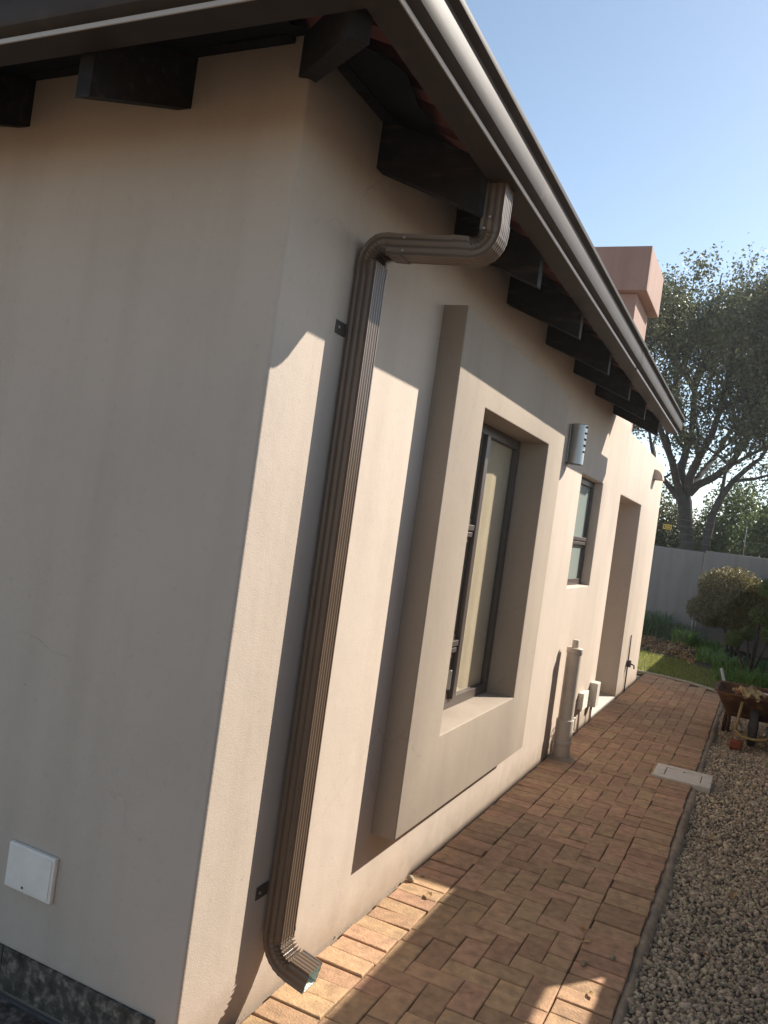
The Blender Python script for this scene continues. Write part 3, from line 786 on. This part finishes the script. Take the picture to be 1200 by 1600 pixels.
st = thing('drain_pipe', (.093, 4.36, 0), 'stout capped vertical drain pipe painted like the wall standing on the pavers', 'pipe')
C = (.093, 4.36)
put(MB().lathe([(.056, .285), (.056, .80)], (*C, 0), 28).build('upper_pipe', MPIPE, smooth=3), st)
put(MB().lathe([(0, .842), (.057, .842), (.0605, .838), (.0605, .80), (.058, .796), (.056, .796)], (*C, 0), 28).build('cap', MPIPE, smooth=.6), st)
put(MB().lathe([(.0, .902), (.024, .902), (.026, .899), (.026, .843)], (*C, 0), 18).build('vent_stub', MPIPE, smooth=.6), st)
put(MB().lathe([(.056, .30), (.064, .298), (.066, .29), (.066, .14), (.069, .135), (.069, .115), (.064, .11), (.066, .02), (.062, .012)], (*C, 0), 28).build('socket', MPIPE, smooth=.5), st)
fl = MB().lathe([(.066, .03), (.082, .022), (.10, .008), (.118, .0)], (*C, 0), 24)
fl.v = [(max(.004, x+.012*math.sin(5*y+9*x)), y+.02*math.sin(7*x), z) for x, y, z in fl.v]
put(fl.build('mortar_collar', MKERB, smooth=3), st)
sp_ = thing('small_pipe', (.085, 4.56, 0), 'short thin pipe with wire loops right beside the stout drain pipe', 'pipe')
put(MB().lathe([(0, .215), (.026, .215), (.03, .21), (.03, .17), (.026, .165), (.026, 0)], (.085, 4.56, 0), 16).build('stub', MPIPE, smooth=.6), sp_)
wr = MB(); pts = []
for k in range(46):
    a = k*.42; pts.append((.085+.036*math.cos(a)+.02*math.sin(a*.7), 4.53+.036*math.sin(a), .20+.055*math.sin(a*.37)+.0012*k))
wr.tube(pts, .004, 5); put(wr.build('wire', MPLASTIC, smooth=3), sp_)

bx = thing('junction_box', (.035, 5.82, .16), 'larger cream box on the wall base next to the deep recess', 'box', 'cream boxes at the wall base')
put(MB().box(.0005, .072, 5.75, 5.90, .165, .385).build('case', MPLASTIC, bevel=.008), bx)
put(MB().lathe([(0, 0), (.012, 0), (.012, .03)], (.03, 5.72, .19), 10).build('gland', MPLASTIC, smooth=.6), bx)
put(MB().tube([(.03, 5.80, .165), (.03, 5.80, .02)], .011, 8).build('conduit', MPIPE, smooth=3), bx)
b2 = thing('junction_box', (.03, 5.35, .2), 'smaller bright cream box on the wall base nearer the stout pipe', 'box', 'cream boxes at the wall base')
put(MB().box(.0005, .042, 5.25, 5.46, .215, .355).build('case', MPLASTIC, bevel=.006), b2)
put(MB().box(.043, .050, 5.245, 5.465, .21, .36).build('lid', MPANELW, bevel=.003), b2)
put(MB().tube([(.022, 5.30, .215), (.022, 5.29, .02)], .010, 8).build('conduit', MPIPE, smooth=3), b2)

tp = thing('garden_tap', (.02, 7.97, 0), 'thin dark standpipe with a small tap low on the far end of the wall', 'tap')
put(MB().tube([(.014, 7.97, .0), (.014, 7.97, .66)], .008, 8).build('standpipe', MCABLE, smooth=3), tp)
put(MB().box(.004, .05, 7.945, 7.995, .29, .37).build('tap_body', MCABLE, bevel=.008), tp)
put(MB().tube([(.045, 7.97, .33), (.085, 7.97, .32), (.09, 7.97, .28)], .009, 8).build('spout', MCABLE, smooth=3), tp)

# drain cover in the path
dc = thing('drain_cover', (.94, 4.72, .0), 'pale rectangular drain cover set between the brick path and gravel', 'drain cover')
fr_solid2 = lambda x, y: not (.815 < x < 1.075 and 4.60 < y < 4.83)
o = cells('cover_frame', MCONC, [.742, .815, 1.075, 1.146], [4.515, 4.60, 4.83, 4.905], fr_solid2, lambda u, v, t: (u, v, t), .016, -.03, None, bevel=.004)
o.rotation_euler = (0, 0, 0); put(o, dc)
put(MB().box(.821, 1.069, 4.606, 4.824, -.02, .0135).build('lid', MCONC, bevel=.003), dc)
put(MB().lathe([(0, .0142), (.012, .0142), (.012, .012)], (.945, 4.80, 0), 10).build('lifting_hole', MSAND), dc)

# ------------------------------------------------------------------ garden walls
fw = thing('boundary_wall', (1, 15.1, 0), 'plain grey-beige plastered garden wall across the far end behind the clipped bush', 'garden wall', None)
put(MB().box(-6, .225, 15.0, 15.23, -.1, 1.80).build('wall_panel', MPB, bevel=.01), fw)
put(MB().box(.245, 3.4, 14.93, 15.16, -.1, 1.835).build('wall_panel', MPB, bevel=.01), fw)
put(MB().box(.2255, .2445, 15.02, 15.2, -.1, 1.78).build('joint', MCONC), fw)
SX = 2.0
sw = thing('boundary_wall', (2.1, 6, 0), 'tall side garden wall to the right of the gravel', 'garden wall', None)
def side_solid(y, z):
    if 2.42 < y < 3.10 and 1.27 < z < 1.72: return False  # opening added to this unseen wall to throw the sun patch on the path
    return z < (2.42 if y > 4.38 else 2.145)
cells('wall_panel', MPW, [-2.5, 2.42, 3.10, 4.38, 14.9], [-.1, 1.27, 1.72, 2.145, 2.42], side_solid, lambda u, v, t: (t, u, v), SX, SX+.22, None, bevel=.01)
o = bpy.data.objects['wall_panel.002'] if 'wall_panel.002' in bpy.data.objects else None
if o: put(o, sw)

# a grey pole leaning at the wall joint
pole = thing('garden_pole', (.205, 14.7, 0), 'thin pale pole standing in front of the far wall joint', 'pole')
put(MB().tube([(.205, 14.7, -.05), (.195, 14.72, .70)], .022, 8).build('shaft', MGALV, smooth=3), pole)

# electric fence with warning sign on the far wall
ef = thing('electric_fence', (0, 15.1, 1.8), 'hair thin wire fence standing on top of the far garden wall', 'fence')
for k, x in enumerate((-3.2, -1.2, .9, 2.9)):
    put(MB().tube([(x, 15.1, 1.79), (x, 15.1, 2.42)], .008, 6).build('fence_post', MGALV, smooth=3), ef)
for z in (1.95, 2.1, 2.25, 2.38):
    put(MB().tube([(-5.5, 15.1, z), (3.3, 15.1, z)], .0009, 4).build('wire', MGALV), ef)
sg = thing('warning_sign', (-.52, 15.06, 2.2), 'small yellow warning sign hanging in front of the big tree trunk', 'sign')
put(MB().box(-.605, -.437, 15.06, 15.066, 2.148, 2.25).build('plate', MYSIGN, bevel=.002, seg=1), sg)
pr_ = MB()
for (a, b, c, d) in ((-.580, -.462, 2.212, 2.220), (-.580, -.572, 2.180, 2.2115), (-.470, -.462, 2.180, 2.2115), (-.580, -.462, 2.172, 2.1795), (-.590, -.575, 2.196, 2.214)):
    pr_.box(a, b, 15.0575, 15.0596, c, d)
put(pr_.build('print', MBLACK), sg)

# ------------------------------------------------------------------ trees and plants
FOC = 1275.05
def at(px, py, Y):
    """world point on the plane y = Y seen at photograph pixel (px, py); used once to read positions off the photograph"""
    d = Rt*((px-600)/FOC) - Up*((py-800)/FOC) + Fw
    t = (Y-CAM.y)/d.y; return CAM + d*t

def grow(mb, tips, p, d, r, L, depth, spread=.55, upw=.10, nseg=5):
    pts = [p.copy()]; rr = [r]; q = p.copy(); dd = d.normalized()
    for k in range(nseg+0):
        dd = (dd + V((random.gauss(0, .13), random.gauss(0, .13), random.gauss(0, .10)+upw*.4))).normalized()
        q = q + dd*(L/nseg); pts.append(q.copy()); rr.append(r*(1-.5*(k+1)/nseg))
        if q.z > 7.95+random.uniform(-.3, .2): pts = pts[:-1] if len(pts) > 2 else pts; rr = rr[:len(pts)]; nseg = len(pts)-1; depth = 0; break
        if depth <= 2: tips.append((q.copy(), depth))
    mb.tube(pts, rr, 7 if r > .04 else 4, cap=False)
    if depth == 0: return
    n = random.choice((2, 3, 3)) if depth > 1 else 3
    for k in range(n):
        i_ = nseg if k == 0 else random.randint(2, nseg)
        b = pts[i_]; bd = (dd + V((random.gauss(0, spread), random.gauss(0, spread), random.gauss(0, spread*.6)+upw))).normalized()
        grow(mb, tips, b, bd, rr[i_]*(.8 if k == 0 else .62), L*random.uniform(.62, .85), depth-1, spread, upw)

def leaves_at(tips, per, rad, zmin=-1e9):
    P = []
    for p, dep in tips:
        n = per if dep == 0 else per//2
        P.append(np.array(p[:])[None]+rng.normal(size=(n, 3))*rad)
    P = np.concatenate(P); return P[P[:, 2] > zmin]

def tree(name, label, group, trunk, limbs, depth, per, rad, leaf, m_leaf, Y):
    t = thing(name, trunk[0][0], label, 'tree', group); tips = []
    mb = MB(); mb.tube([p for p, r in trunk], [r for p, r in trunk], 12)
    for path, r0, L in limbs:
        mb.tube(path, [r0*(1-.45*k/(len(path)-1)) for k in range(len(path))], 8, cap=False)
        d = (path[-1]-path[-2]).normalized()
        for k in range(3):
            dd = (d+V((random.gauss(0, .5), random.gauss(0, .5), random.gauss(.1, .3)))).normalized()
            grow(mb, tips, path[-1], dd, r0*.52, L, depth)
        mid = path[len(path)//2]
        grow(mb, tips, mid, (d+V((random.gauss(0, .7), random.gauss(0, .7), .2))).normalized(), r0*.4, L*.8, depth-1)
    put(mb.build('trunk', MBARK, smooth=3), t)
    P = leaves_at(tips, per, rad, 2.6)
    top = 8.1+.35*np.sin(P[:, 0]*1.9)+.25*np.sin(P[:, 0]*4.3+1)+.2*np.sin(P[:, 1]*3)
    P = P[(P[:, 2] < top) & (P[:, 0] < 2.5+.4*np.sin(P[:, 2]*2.1))]
    put(link('crown', leaf_mesh('crown', P, leaf, 0., .55), m_leaf), t)
    return t
A = lambda px, py, Y=18.2: at(px, py, Y)
trunk = [(V((-.36, 18.2, -.1)), .20), (A(1074, 857), .165), (A(1072, 815), .15), (A(1070, 785), .165), (A(1068, 770), .13)]
limbs = [
    ([A(1066, 785), A(1050, 765, 18.3), A(1036, 748, 18.5), A(1022, 715, 18.8)], .085, 1.25),
    ([A(1066, 778), A(1057, 752, 18.0), A(1050, 720, 17.8), A(1035, 680, 17.5), A(1022, 640, 17.2)], .10, 1.3),
    ([A(1068, 775), A(1064, 735, 18.3), A(1072, 705, 18.6), A(1082, 665, 18.9), A(1085, 610, 19.2)], .11, 1.4),
    ([A(1074, 770), A(1078, 745, 18.0), A(1092, 715, 17.7), A(1112, 680, 17.4), A(1125, 640, 17.0)], .11, 1.4),
    ([A(1076, 772), A(1090, 758, 18.2), A(1115, 746, 18.0), A(1140, 728, 17.8), A(1165, 690, 17.6), A(1185, 640, 17.5)], .10, 1.3),
    ([A(1080, 760), A(1100, 735, 18.8), A(1120, 710, 19.4), A(1150, 660, 20.0)], .08, 1.3),
    ([A(1072, 705, 18.6), A(1060, 650, 18.9), A(1055, 590, 19.0), A(1060, 540, 19.0)], .08, 1.3),
    ([A(1125, 640, 17.0), A(1140, 580, 17.0), A(1150, 530, 17.2)], .07, 1.3),
    ([A(1085, 610, 19.2), A(1105, 550, 19.2), A(1115, 500, 19.0)], .07, 1.2),
    ([A(1140, 728, 17.8), A(1165, 715, 17.6), A(1195, 700, 17.4)], .05, 1.0),
    ([A(1085, 610, 19.2), A(1060, 570, 19.3), A(1040, 520, 19.2)], .06, 1.2),
    ([A(1022, 640, 17.2), A(1005, 600, 17.2), A(1000, 560, 17.4)], .06, 1.1),
    ([A(1185, 640, 17.5), A(1200, 580, 17.6), A(1215, 520, 17.8)], .07, 1.3),
]
tree('leafy_tree', 'big dark leafy tree with forking trunk beyond the far garden wall', None, trunk, limbs, 3, 30, .165, .078, MLTREE, 18.2)
trunk2 = [(A(1095, 905, 17), .10), (A(1103, 850, 17), .085), (A(1113, 805, 17), .08), (A(1126, 778, 17), .07), (A(1145, 752, 17), .06), (A(1170, 730, 17), .05)]
limbs2 = [([A(1126, 778, 17), A(1133, 740, 16.9), A(1150, 710, 16.8)], .045, .9), ([A(1170, 730, 17), A(1190, 715, 17), A(1205, 690, 17.2)], .045, .9), ([A(1145, 752, 17), A(1180, 748, 17.2), A(1210, 740, 17.3)], .04, .8)]
trunk2.insert(0, (V((trunk2[0][0].x-.1, 17, -.1)), .11))
tree('leaning_tree', 'thin leaning tree with light lower trunk right of the big tree', None, trunk2, limbs2, 2, 26, .24, .10, MLTREE, 17)

def shrub(name, label, cat, group, c, rx, ry, rz, n, leaf, m, seed, lumps=9, base_z=0., fill=.55):
    """rounded uneven mass of leaves on a few stems; c = centre"""
    r = np.random.default_rng(seed)
    t = thing(name, (c[0], c[1], base_z), label, cat, group)
    L = []
    for k in range(lumps):
        d = r.normal(size=3); d /= np.linalg.norm(d); L.append((np.array(c)+d*np.array([rx, ry, rz])*r.uniform(.35, .75), r.uniform(.38, .6)))
    L.append((np.array(c), .75))
    P = []
    for (q, s) in L:
        k = n//len(L); d = r.normal(size=(k, 3)); d /= np.linalg.norm(d, axis=1)[:, None]
        P.append(q+d*np.array([rx, ry, rz])*s*(r.uniform(fill, 1.08, k)[:, None]))
    P = np.concatenate(P); P = P[P[:, 2] > base_z+.02]
    put(link('foliage', leaf_mesh('foliage', P, leaf, .1, .55), m), t)
    mb = MB()
    for k in range(4):
        a = k*1.7+seed; mb.tube([(c[0]+.05*math.cos(a), c[1]+.05*math.sin(a), base_z-.05), (c[0]+rx*.2*math.cos(a), c[1]+ry*.2*math.sin(a), (base_z+c[2])/2), (c[0]+rx*.5*math.cos(a), c[1]+ry*.5*math.sin(a), c[2]+rz*.3)], [.025, .02, .008], 6)
    put(mb.build('stem', MBARK, smooth=3), t)
    return t
# trees and shrubs beyond the far wall
hl = ['pale olive shrub beyond the far wall behind the yellow sign', 'dense green shrub beyond the wall left of the leaning trunk', 'bright green shrub beyond the wall right of the leaning trunk',
      'tall leafy shrub beyond the wall at the right edge of the picture', 'grey green shrub far behind the others', 'wide leafy shrub hidden mostly by the house end']
for k, (x, yy, zc, rx, rz, m, n) in enumerate([(-.95, 19.6, 1.9, 1.1, 1.5, MLHEDGE2, 11000), (.35, 19.4, 2.2, 1.05, 1.8, MLHEDGE, 12000), (1.25, 17.6, 1.75, .95, 1.6, MLHEDGE, 13000),
                                               (2.45, 17.2, 1.9, 1.2, 1.8, MLHEDGE, 13000), (1.2, 21.0, 2.6, 1.6, 2.3, MLHEDGE2, 12000), (-2.9, 19.2, 1.8, 1.5, 1.8, MLHEDGE, 8000)]):
    shrub('shrub', hl[k], 'shrub', 'shrubs beyond the far garden wall', (x, yy, zc), rx, .9, rz, n, .085, m, 20+k, 12)
# dark wall of leaves further back so that the gaps low down stay green
for k, (x, yy, zc, rx, rz) in enumerate([(-5, 26, 1.6, 2.6, 2.2), (0, 27, 1.4, 2.6, 1.9), (4.5, 26, 1.7, 2.8, 2.4), (9, 25, 2, 3, 3)]):
    shrub('background_tree', ['low tree crown far back left behind the house end', 'low tree crown far back behind the big trunk', 'low tree crown far back at the right edge', 'low tree crown far back beyond the right garden wall'][k],
          'tree', 'low tree crowns far behind the wall', (x, yy, zc), rx, 1.4, rz, 9000, .15, MLTREE, 40+k, 14)

# clipped bush before the far wall
shrub('clipped_bush', 'large clipped bush with golden sunlit top before the far wall', 'bush', None, (.95, 14.25, .97), .82, .56, .60, 60000, .040, MLBUSH, 3, 26, base_z=0., fill=.78)

def strap_clump(label, cx, cy, rad, n, h, m, seed, group):
    r = np.random.default_rng(seed); z0 = sz(cx, cy)
    t = thing('strap_leaf_clump', (cx, cy, z0), label, 'plant', group)
    V_, F_ = [], []
    for k in range(n):
        a = r.uniform(0, 6.283); rr = rad*math.sqrt(r.uniform(0, 1)); b = np.array([cx+rr*math.cos(a), cy+rr*math.sin(a), z0-.02])
        o = r.uniform(0, 6.283); d = np.array([math.cos(o), math.sin(o), 0]); s = np.array([-d[1], d[0], 0])*r.uniform(.006, .012)
        H = h*r.uniform(.55, 1.15); reach = H*r.uniform(.15, .75); i0 = len(V_)
        for q in range(5):
            u = q/4; p = b + d*reach*u**1.6 + np.array([0, 0, H*(u-.42*u**2.6)]); wd = 1-u**2*.9
            V_ += [p-s*wd, p+s*wd]
        for q in range(4): F_.append((i0+2*q, i0+2*q+1, i0+2*q+3, i0+2*q+2))
    put(link('leaves', np_mesh('leaves', np.array(V_), np.array(F_)), m), t); return t
G = 'strap leaved plants in the shaded garden bed'
for k, (x, yy, rad, n, h, m, lab) in enumerate([
    (-.42, 14.35, .30, 300, .85, MLSTRAPD, 'tall dark strap leaf clump at the far wall just past the house end'),
    (-.02, 14.5, .26, 240, .70, MLSTRAPD, 'dark strap leaf clump before the far wall left of the pale pole'),
    (-.95, 14.3, .35, 260, .85, MLSTRAPD, 'dark strap leaf clump mostly hidden by the house corner'),
    (.22, 12.95, .20, 340, .50, MLSTRAP, 'bright sunlit strap leaf clump below the pale pole'),
    (.58, 13.2, .24, 260, .46, MLSTRAP, 'strap leaf clump directly below the clipped bush'),
    (.70, 12.1, .22, 180, .38, MLSTRAP, 'low strap leaf clump in the middle of the shaded bed'),
    (1.0, 11.6, .24, 200, .40, MLSTRAP, 'strap leaf clump just behind the wheelbarrow handle'),
    (1.05, 10.6, .22, 170, .36, MLSTRAP, 'strap leaf clump nearest the wheelbarrow on its left'),
    (1.38, 10.5, .26, 220, .42, MLSTRAP, 'strap leaf clump nearest the wheelbarrow at the right edge'),
    (1.5, 12.4, .3, 200, .45, MLSTRAPD, 'dark strap leaf clump under the layered topiary')]):
    strap_clump(lab, x, yy, rad, n, h, m, 100+k, G)

# layered topiary shrub: balls on bare stems
tpz = thing('topiary_shrub', (1.2, 11.2, 0), 'dark topiary shrub with clipped green pads on bare stems by the right edge', 'shrub')
pads = [((1.02, 11.2, .565), .125, .115), ((1.2, 11.35, .66), .105, .10), ((1.32, 11.2, .95), .14, .115), ((1.42, 11.25, 1.36), .16, .14), ((1.5, 11.1, .72), .14, .12), ((1.62, 11.3, 1.1), .16, .13)]
sm = MB()
for c, rx, rz in pads:
    d = rng.normal(size=(2600, 3)); d /= np.linalg.norm(d, axis=1)[:, None]
    P = np.array(c)+d*np.array([rx, rx, rz])*rng.uniform(.7, 1.06, 2600)[:, None]*(1+.08*np.sin(d[:, :1]*7+d[:, 1:2]*5))
    put(link('leaf_pad', leaf_mesh('leaf_pad', P, .026, .1, .55), MLTOP), tpz)
    sm.tube([(1.28, 11.22, -.05), ((1.28+c[0])/2, (11.22+c[1])/2, c[2]*.5), (c[0], c[1], c[2]-rz*.4)], [.022, .016, .01], 6)
put(sm.build('stem', MBARK, smooth=3), tpz)

# ------------------------------------------------------------------ wheelbarrow, front wheel towards the camera
wb = thing('wheelbarrow', (1.386, 6.75, -.03), 'rusty steel wheelbarrow standing on the gravel at the end of the path', 'wheelbarrow')
BX = 1.386; GZ0 = -.035
def rrect(cx, cy, hx, hy, r, z, n=5):
    out = []
    for sx_, sy_, a0 in ((1, 1, 0), (-1, 1, PI/2), (-1, -1, PI), (1, -1, 1.5*PI)):
        for k in range(n+1):
            a = a0+PI/2*k/n; out.append((cx+sx_*(hx-r)+r*math.cos(a), cy+sy_*(hy-r)+r*math.sin(a), z))
    return out
def tray():
    mb = MB()
    rings = [rrect(BX, 7.02, .20, .24, .05, .19), rrect(BX, 7.0, .24, .30, .06, .195), rrect(BX, 6.94, .345, .47, .09, .42), rrect(BX, 6.94, .372, .497, .11, .428), rrect(BX, 6.94, .374, .50, .11, .418)]
    # tilt: front lip a little higher
    rings = [[(x, yy, z+(7.0-yy)*.02) for x, yy, z in r] for r in rings]
    n = len(rings[0])
    for r in rings: mb.v += r
    for k in range(len(rings)-1):
        for i_ in range(n): mb.f.append((k*n+i_, k*n+(i_+1) % n, (k+1)*n+(i_+1) % n, (k+1)*n+i_))
    mb.f.append(tuple(range(n))[::-1])
    me = mb.mesh('tray'); bm = bmesh.new(); bm.from_mesh(me); bmesh.ops.recalc_face_normals(bm, faces=bm.faces)
    bmesh.ops.solidify(bm, geom=bm.faces[:], thickness=.006); bm.to_mesh(me); bm.free()
    return put(link('tray', me, MRUST, None, .7), wb)
tray()
whl = MB(); prof_w = [(.10, -.034), (.155, -.040), (.176, -.030), (.182, 0), (.176, .030), (.155, .040), (.10, .034), (.10, -.034)]
whl.lathe(prof_w, n=30); whl.v = [(BX+z, 6.62+x, GZ0+.182+yy) for x, yy, z in whl.v]
wo_ = put(whl.build('wheel', MRUB, smooth=.6), wb)
rim = MB().lathe([(.0, -.03), (.03, -.045), (.03, -.02), (.10, -.018), (.10, .018), (.03, .02), (.03, .045), (0, .03)], n=20); rim.v = [(BX+z, 6.62+x, GZ0+.182+yy) for x, yy, z in rim.v]
rim.build('rim', MRUSTD, wo_, smooth=.6).matrix_parent_inverse = wo_.matrix_parent_inverse.copy() if False else Matrix()
for s in (-1, 1):
    put(MB().tube([(BX+s*.10, 6.44, .12), (BX+s*.14, 6.75, .17), (BX+s*.22, 7.15, .20), (BX+s*.30, 7.55, .33), (BX+s*.375, 7.95, .47)], .017, 8).build('handle', MGALV, smooth=3), wb)
    put(MB().tube([(BX+s*.118, 6.47, .38), (BX+s*.135, 6.43, .22), (BX+s*.145, 6.41, .12)], .013, 8).build('strut', MYEL, smooth=3), wb)
    put(MB().tube([(BX+s*.25, 7.05, .21), (BX+s*.262, 7.12, GZ0)], .018, 8).tube([(BX+s*.215, 7.32, .25), (BX+s*.225, 7.18, GZ0)], .018, 8).build('leg', MRUSTD, smooth=3), wb)
put(MB().tube([(BX-.145, 6.41, .12), (BX-.10, 6.385, .085), (BX, 6.375, .075), (BX+.10, 6.385, .085), (BX+.145, 6.41, .12)], .013, 8).build('nose_bar', MYEL, smooth=3), wb)
# loose things in the barrow
rg = thing('rag', (1.27, 6.52, .44), 'crumpled beige rag draped on the rim of the wheelbarrow', 'rag')
nu, nv = 26, 18; mb = MB()
for a in range(nu+1):
    for b in range(nv+1):
        u, v_ = a/nu-.5, b/nv-.5
        wx = 1.315+.23*u+.03*math.sin(v_*9+u*4); wy = 6.545+.17*v_+.025*math.sin(u*11)
        fold = .020*math.sin(u*21+v_*6)+.016*math.sin(v_*25-u*9)+.010*math.sin(u*43+v_*31)
        hz = .455+.055*math.exp(-(u*u*9+v_*v_*7))+fold*(1-.6*abs(u))
        if wy < 6.47: hz -= min(.10, (6.47-wy)*1.3)
        mb.v.append((wx, wy, hz))
mb.f = [(a*(nv+1)+b, (a+1)*(nv+1)+b, (a+1)*(nv+1)+b+1, a*(nv+1)+b+1) for a in range(nu) for b in range(nv)]
o = put(mb.build('cloth', MRAG, smooth=3), rg); md = o.modifiers.new('thickness', 'SOLIDIFY'); md.thickness = .006
rc = thing('red_cloth', (1.235, 6.5, .44), 'small scrap of red cloth beside the beige rag', 'cloth')
mb = MB().tube([(1.215, 6.50, .445), (1.24, 6.52, .468), (1.262, 6.55, .455)], [.014, .024, .012], 8)
o = put(mb.build('cloth', MRED, smooth=3), rc)
rd = thing('white_rod', (1.45, 6.6, .45), 'thin white rod sticking out across the wheelbarrow rim', 'rod')
put(MB().tube([(1.36, 6.75, .452), (1.75, 6.65, .462)], .011, 8).build('shaft', MPANELW, smooth=3), rd)
hb_ = thing('broken_brick', (1.26, 6.4, -.02), 'broken red brick lying on the gravel before the wheelbarrow wheel', 'brick')
o = put(MB().box(1.205, 1.31, 6.36, 6.47, -.045, .03).build('lump', MBRICK, bevel=.014), hb_)
for v in o.data.vertices: v.co += V((random.gauss(0, .004), random.gauss(0, .004), random.gauss(0, .004)))

# ------------------------------------------------------------------ crumbs and leaves on the paving
lfm = []
for k in range(3):
    mb = MB(); L = .03; 
    mb.v = [(-L, 0, 0), (-.3*L, .45*L, .012), (.5*L, .35*L, .006), (L, 0, .004), (.5*L, -.38*L, .010), (-.3*L, -.42*L, .002), (0, 0, .004)]
    mb.f = [(6, 0, 5), (6, 5, 4), (6, 4, 3), (6, 3, 2), (6, 2, 1), (6, 1, 0)]
    mb.v = [(a+random.gauss(0, .002), b+random.gauss(0, .002), c+random.uniform(0, .006)) for a, b, c in mb.v]
    me = mb.mesh('dry_leaf'); me.materials.append(MDRY); lfm.append(me)
for (x, yy, s, lab) in ((.16, 1.53, .9, 'dry leaf on the pavers where the sunlit strip ends'), (.23, 2.06, .7, 'dry leaf on the shaded pavers below the window'), (.56, .95, .55, 'tiny dry leaf on the herringbone pavers near the front'),
                        (.80, 1.72, .9, 'dry leaf on the right border pavers, farther one'), (.84, 1.60, .8, 'dry leaf on the right border pavers, nearer one'), (.93, 1.22, .8, 'dry leaf at the edge of the gravel in the sun patch'),
                        (.13, .33, 1.1, 'dry leaf in the bottom corner under the downpipe mouth'), (.30, 3.3, .7, 'dry leaf farther up the path by the wall'), (.70, 2.35, .6, 'dry leaf on the middle of the path')):
    o = bpy.data.objects.new('dry_leaf', random.choice(lfm)); COL.objects.link(o); o.location = (x, yy, .006); o.scale = (s, s, s)
    o.rotation_euler = (random.gauss(0, .2), random.gauss(0, .2), random.uniform(0, 6.28)); tag(o, lab, 'leaf', 'dry leaves on the paving')
for (x, yy, s, lab) in ((1.28, 1.95, .9, 'dry leaf on the gravel nearest the front'), (1.36, 2.7, 1.0, 'dry leaf on the gravel about level with the window'), (1.22, 3.6, .9, 'dry leaf on the gravel short of the drain cover'),
                        (1.42, 5.1, 1.1, 'dry leaf on the gravel past the drain cover'), (1.18, 5.9, 1.0, 'dry leaf on the gravel before the broken brick')):
    o = bpy.data.objects.new('dry_leaf', random.choice(lfm)); COL.objects.link(o); o.location = (x, yy, gz(x, yy)+.022); o.scale = (s, s, s)
    o.rotation_euler = (random.gauss(0, .3), random.gauss(0, .3), random.uniform(0, 6.28)); tag(o, lab, 'leaf', 'dry leaves on the gravel')
for (x, yy, s, lab) in ((.035, 1.62, .016, 'crumb of pale plaster at the wall base in the sun'), (.06, 1.70, .010, 'smallest crumb of plaster at the wall base'), (.86, 1.42, .013, 'pebble strayed onto the right border pavers'), (.95, 1.55, .012, 'pebble at the very edge of the gravel')):
    bm = bmesh.new(); bmesh.ops.create_icosphere(bm, subdivisions=2, radius=s)
    for v in bm.verts: v.co *= 1+random.gauss(0, .12)
    me = bpy.data.meshes.new('pebble'); bm.to_mesh(me); bm.free()
    o = link('pebble', me, MKERB, None, 3); o.location = (x, yy, s*.6); tag(o, lab, 'pebble', 'crumbs and pebbles on the paving')

# thin scattering box added to lift the darks like veiling lens glare
hz = bpy.data.materials.new('glare_haze'); hz.use_nodes = True; hn = hz.node_tree.nodes; hl_ = hz.node_tree.links
hn.remove(hn['Principled BSDF']); pv = hn.new('ShaderNodeVolumePrincipled')
pv.inputs['Color'].default_value = (.95, .97, 1, 1); pv.inputs['Density'].default_value = .0010; pv.inputs['Anisotropy'].default_value = .55
hl_.new(pv.outputs[0], hn['Material Output'].inputs['Volume'])
tag(MB().box(-420, 420, -420, 420, -1.2, 9.6).build('glare_haze', hz), kind='stuff')
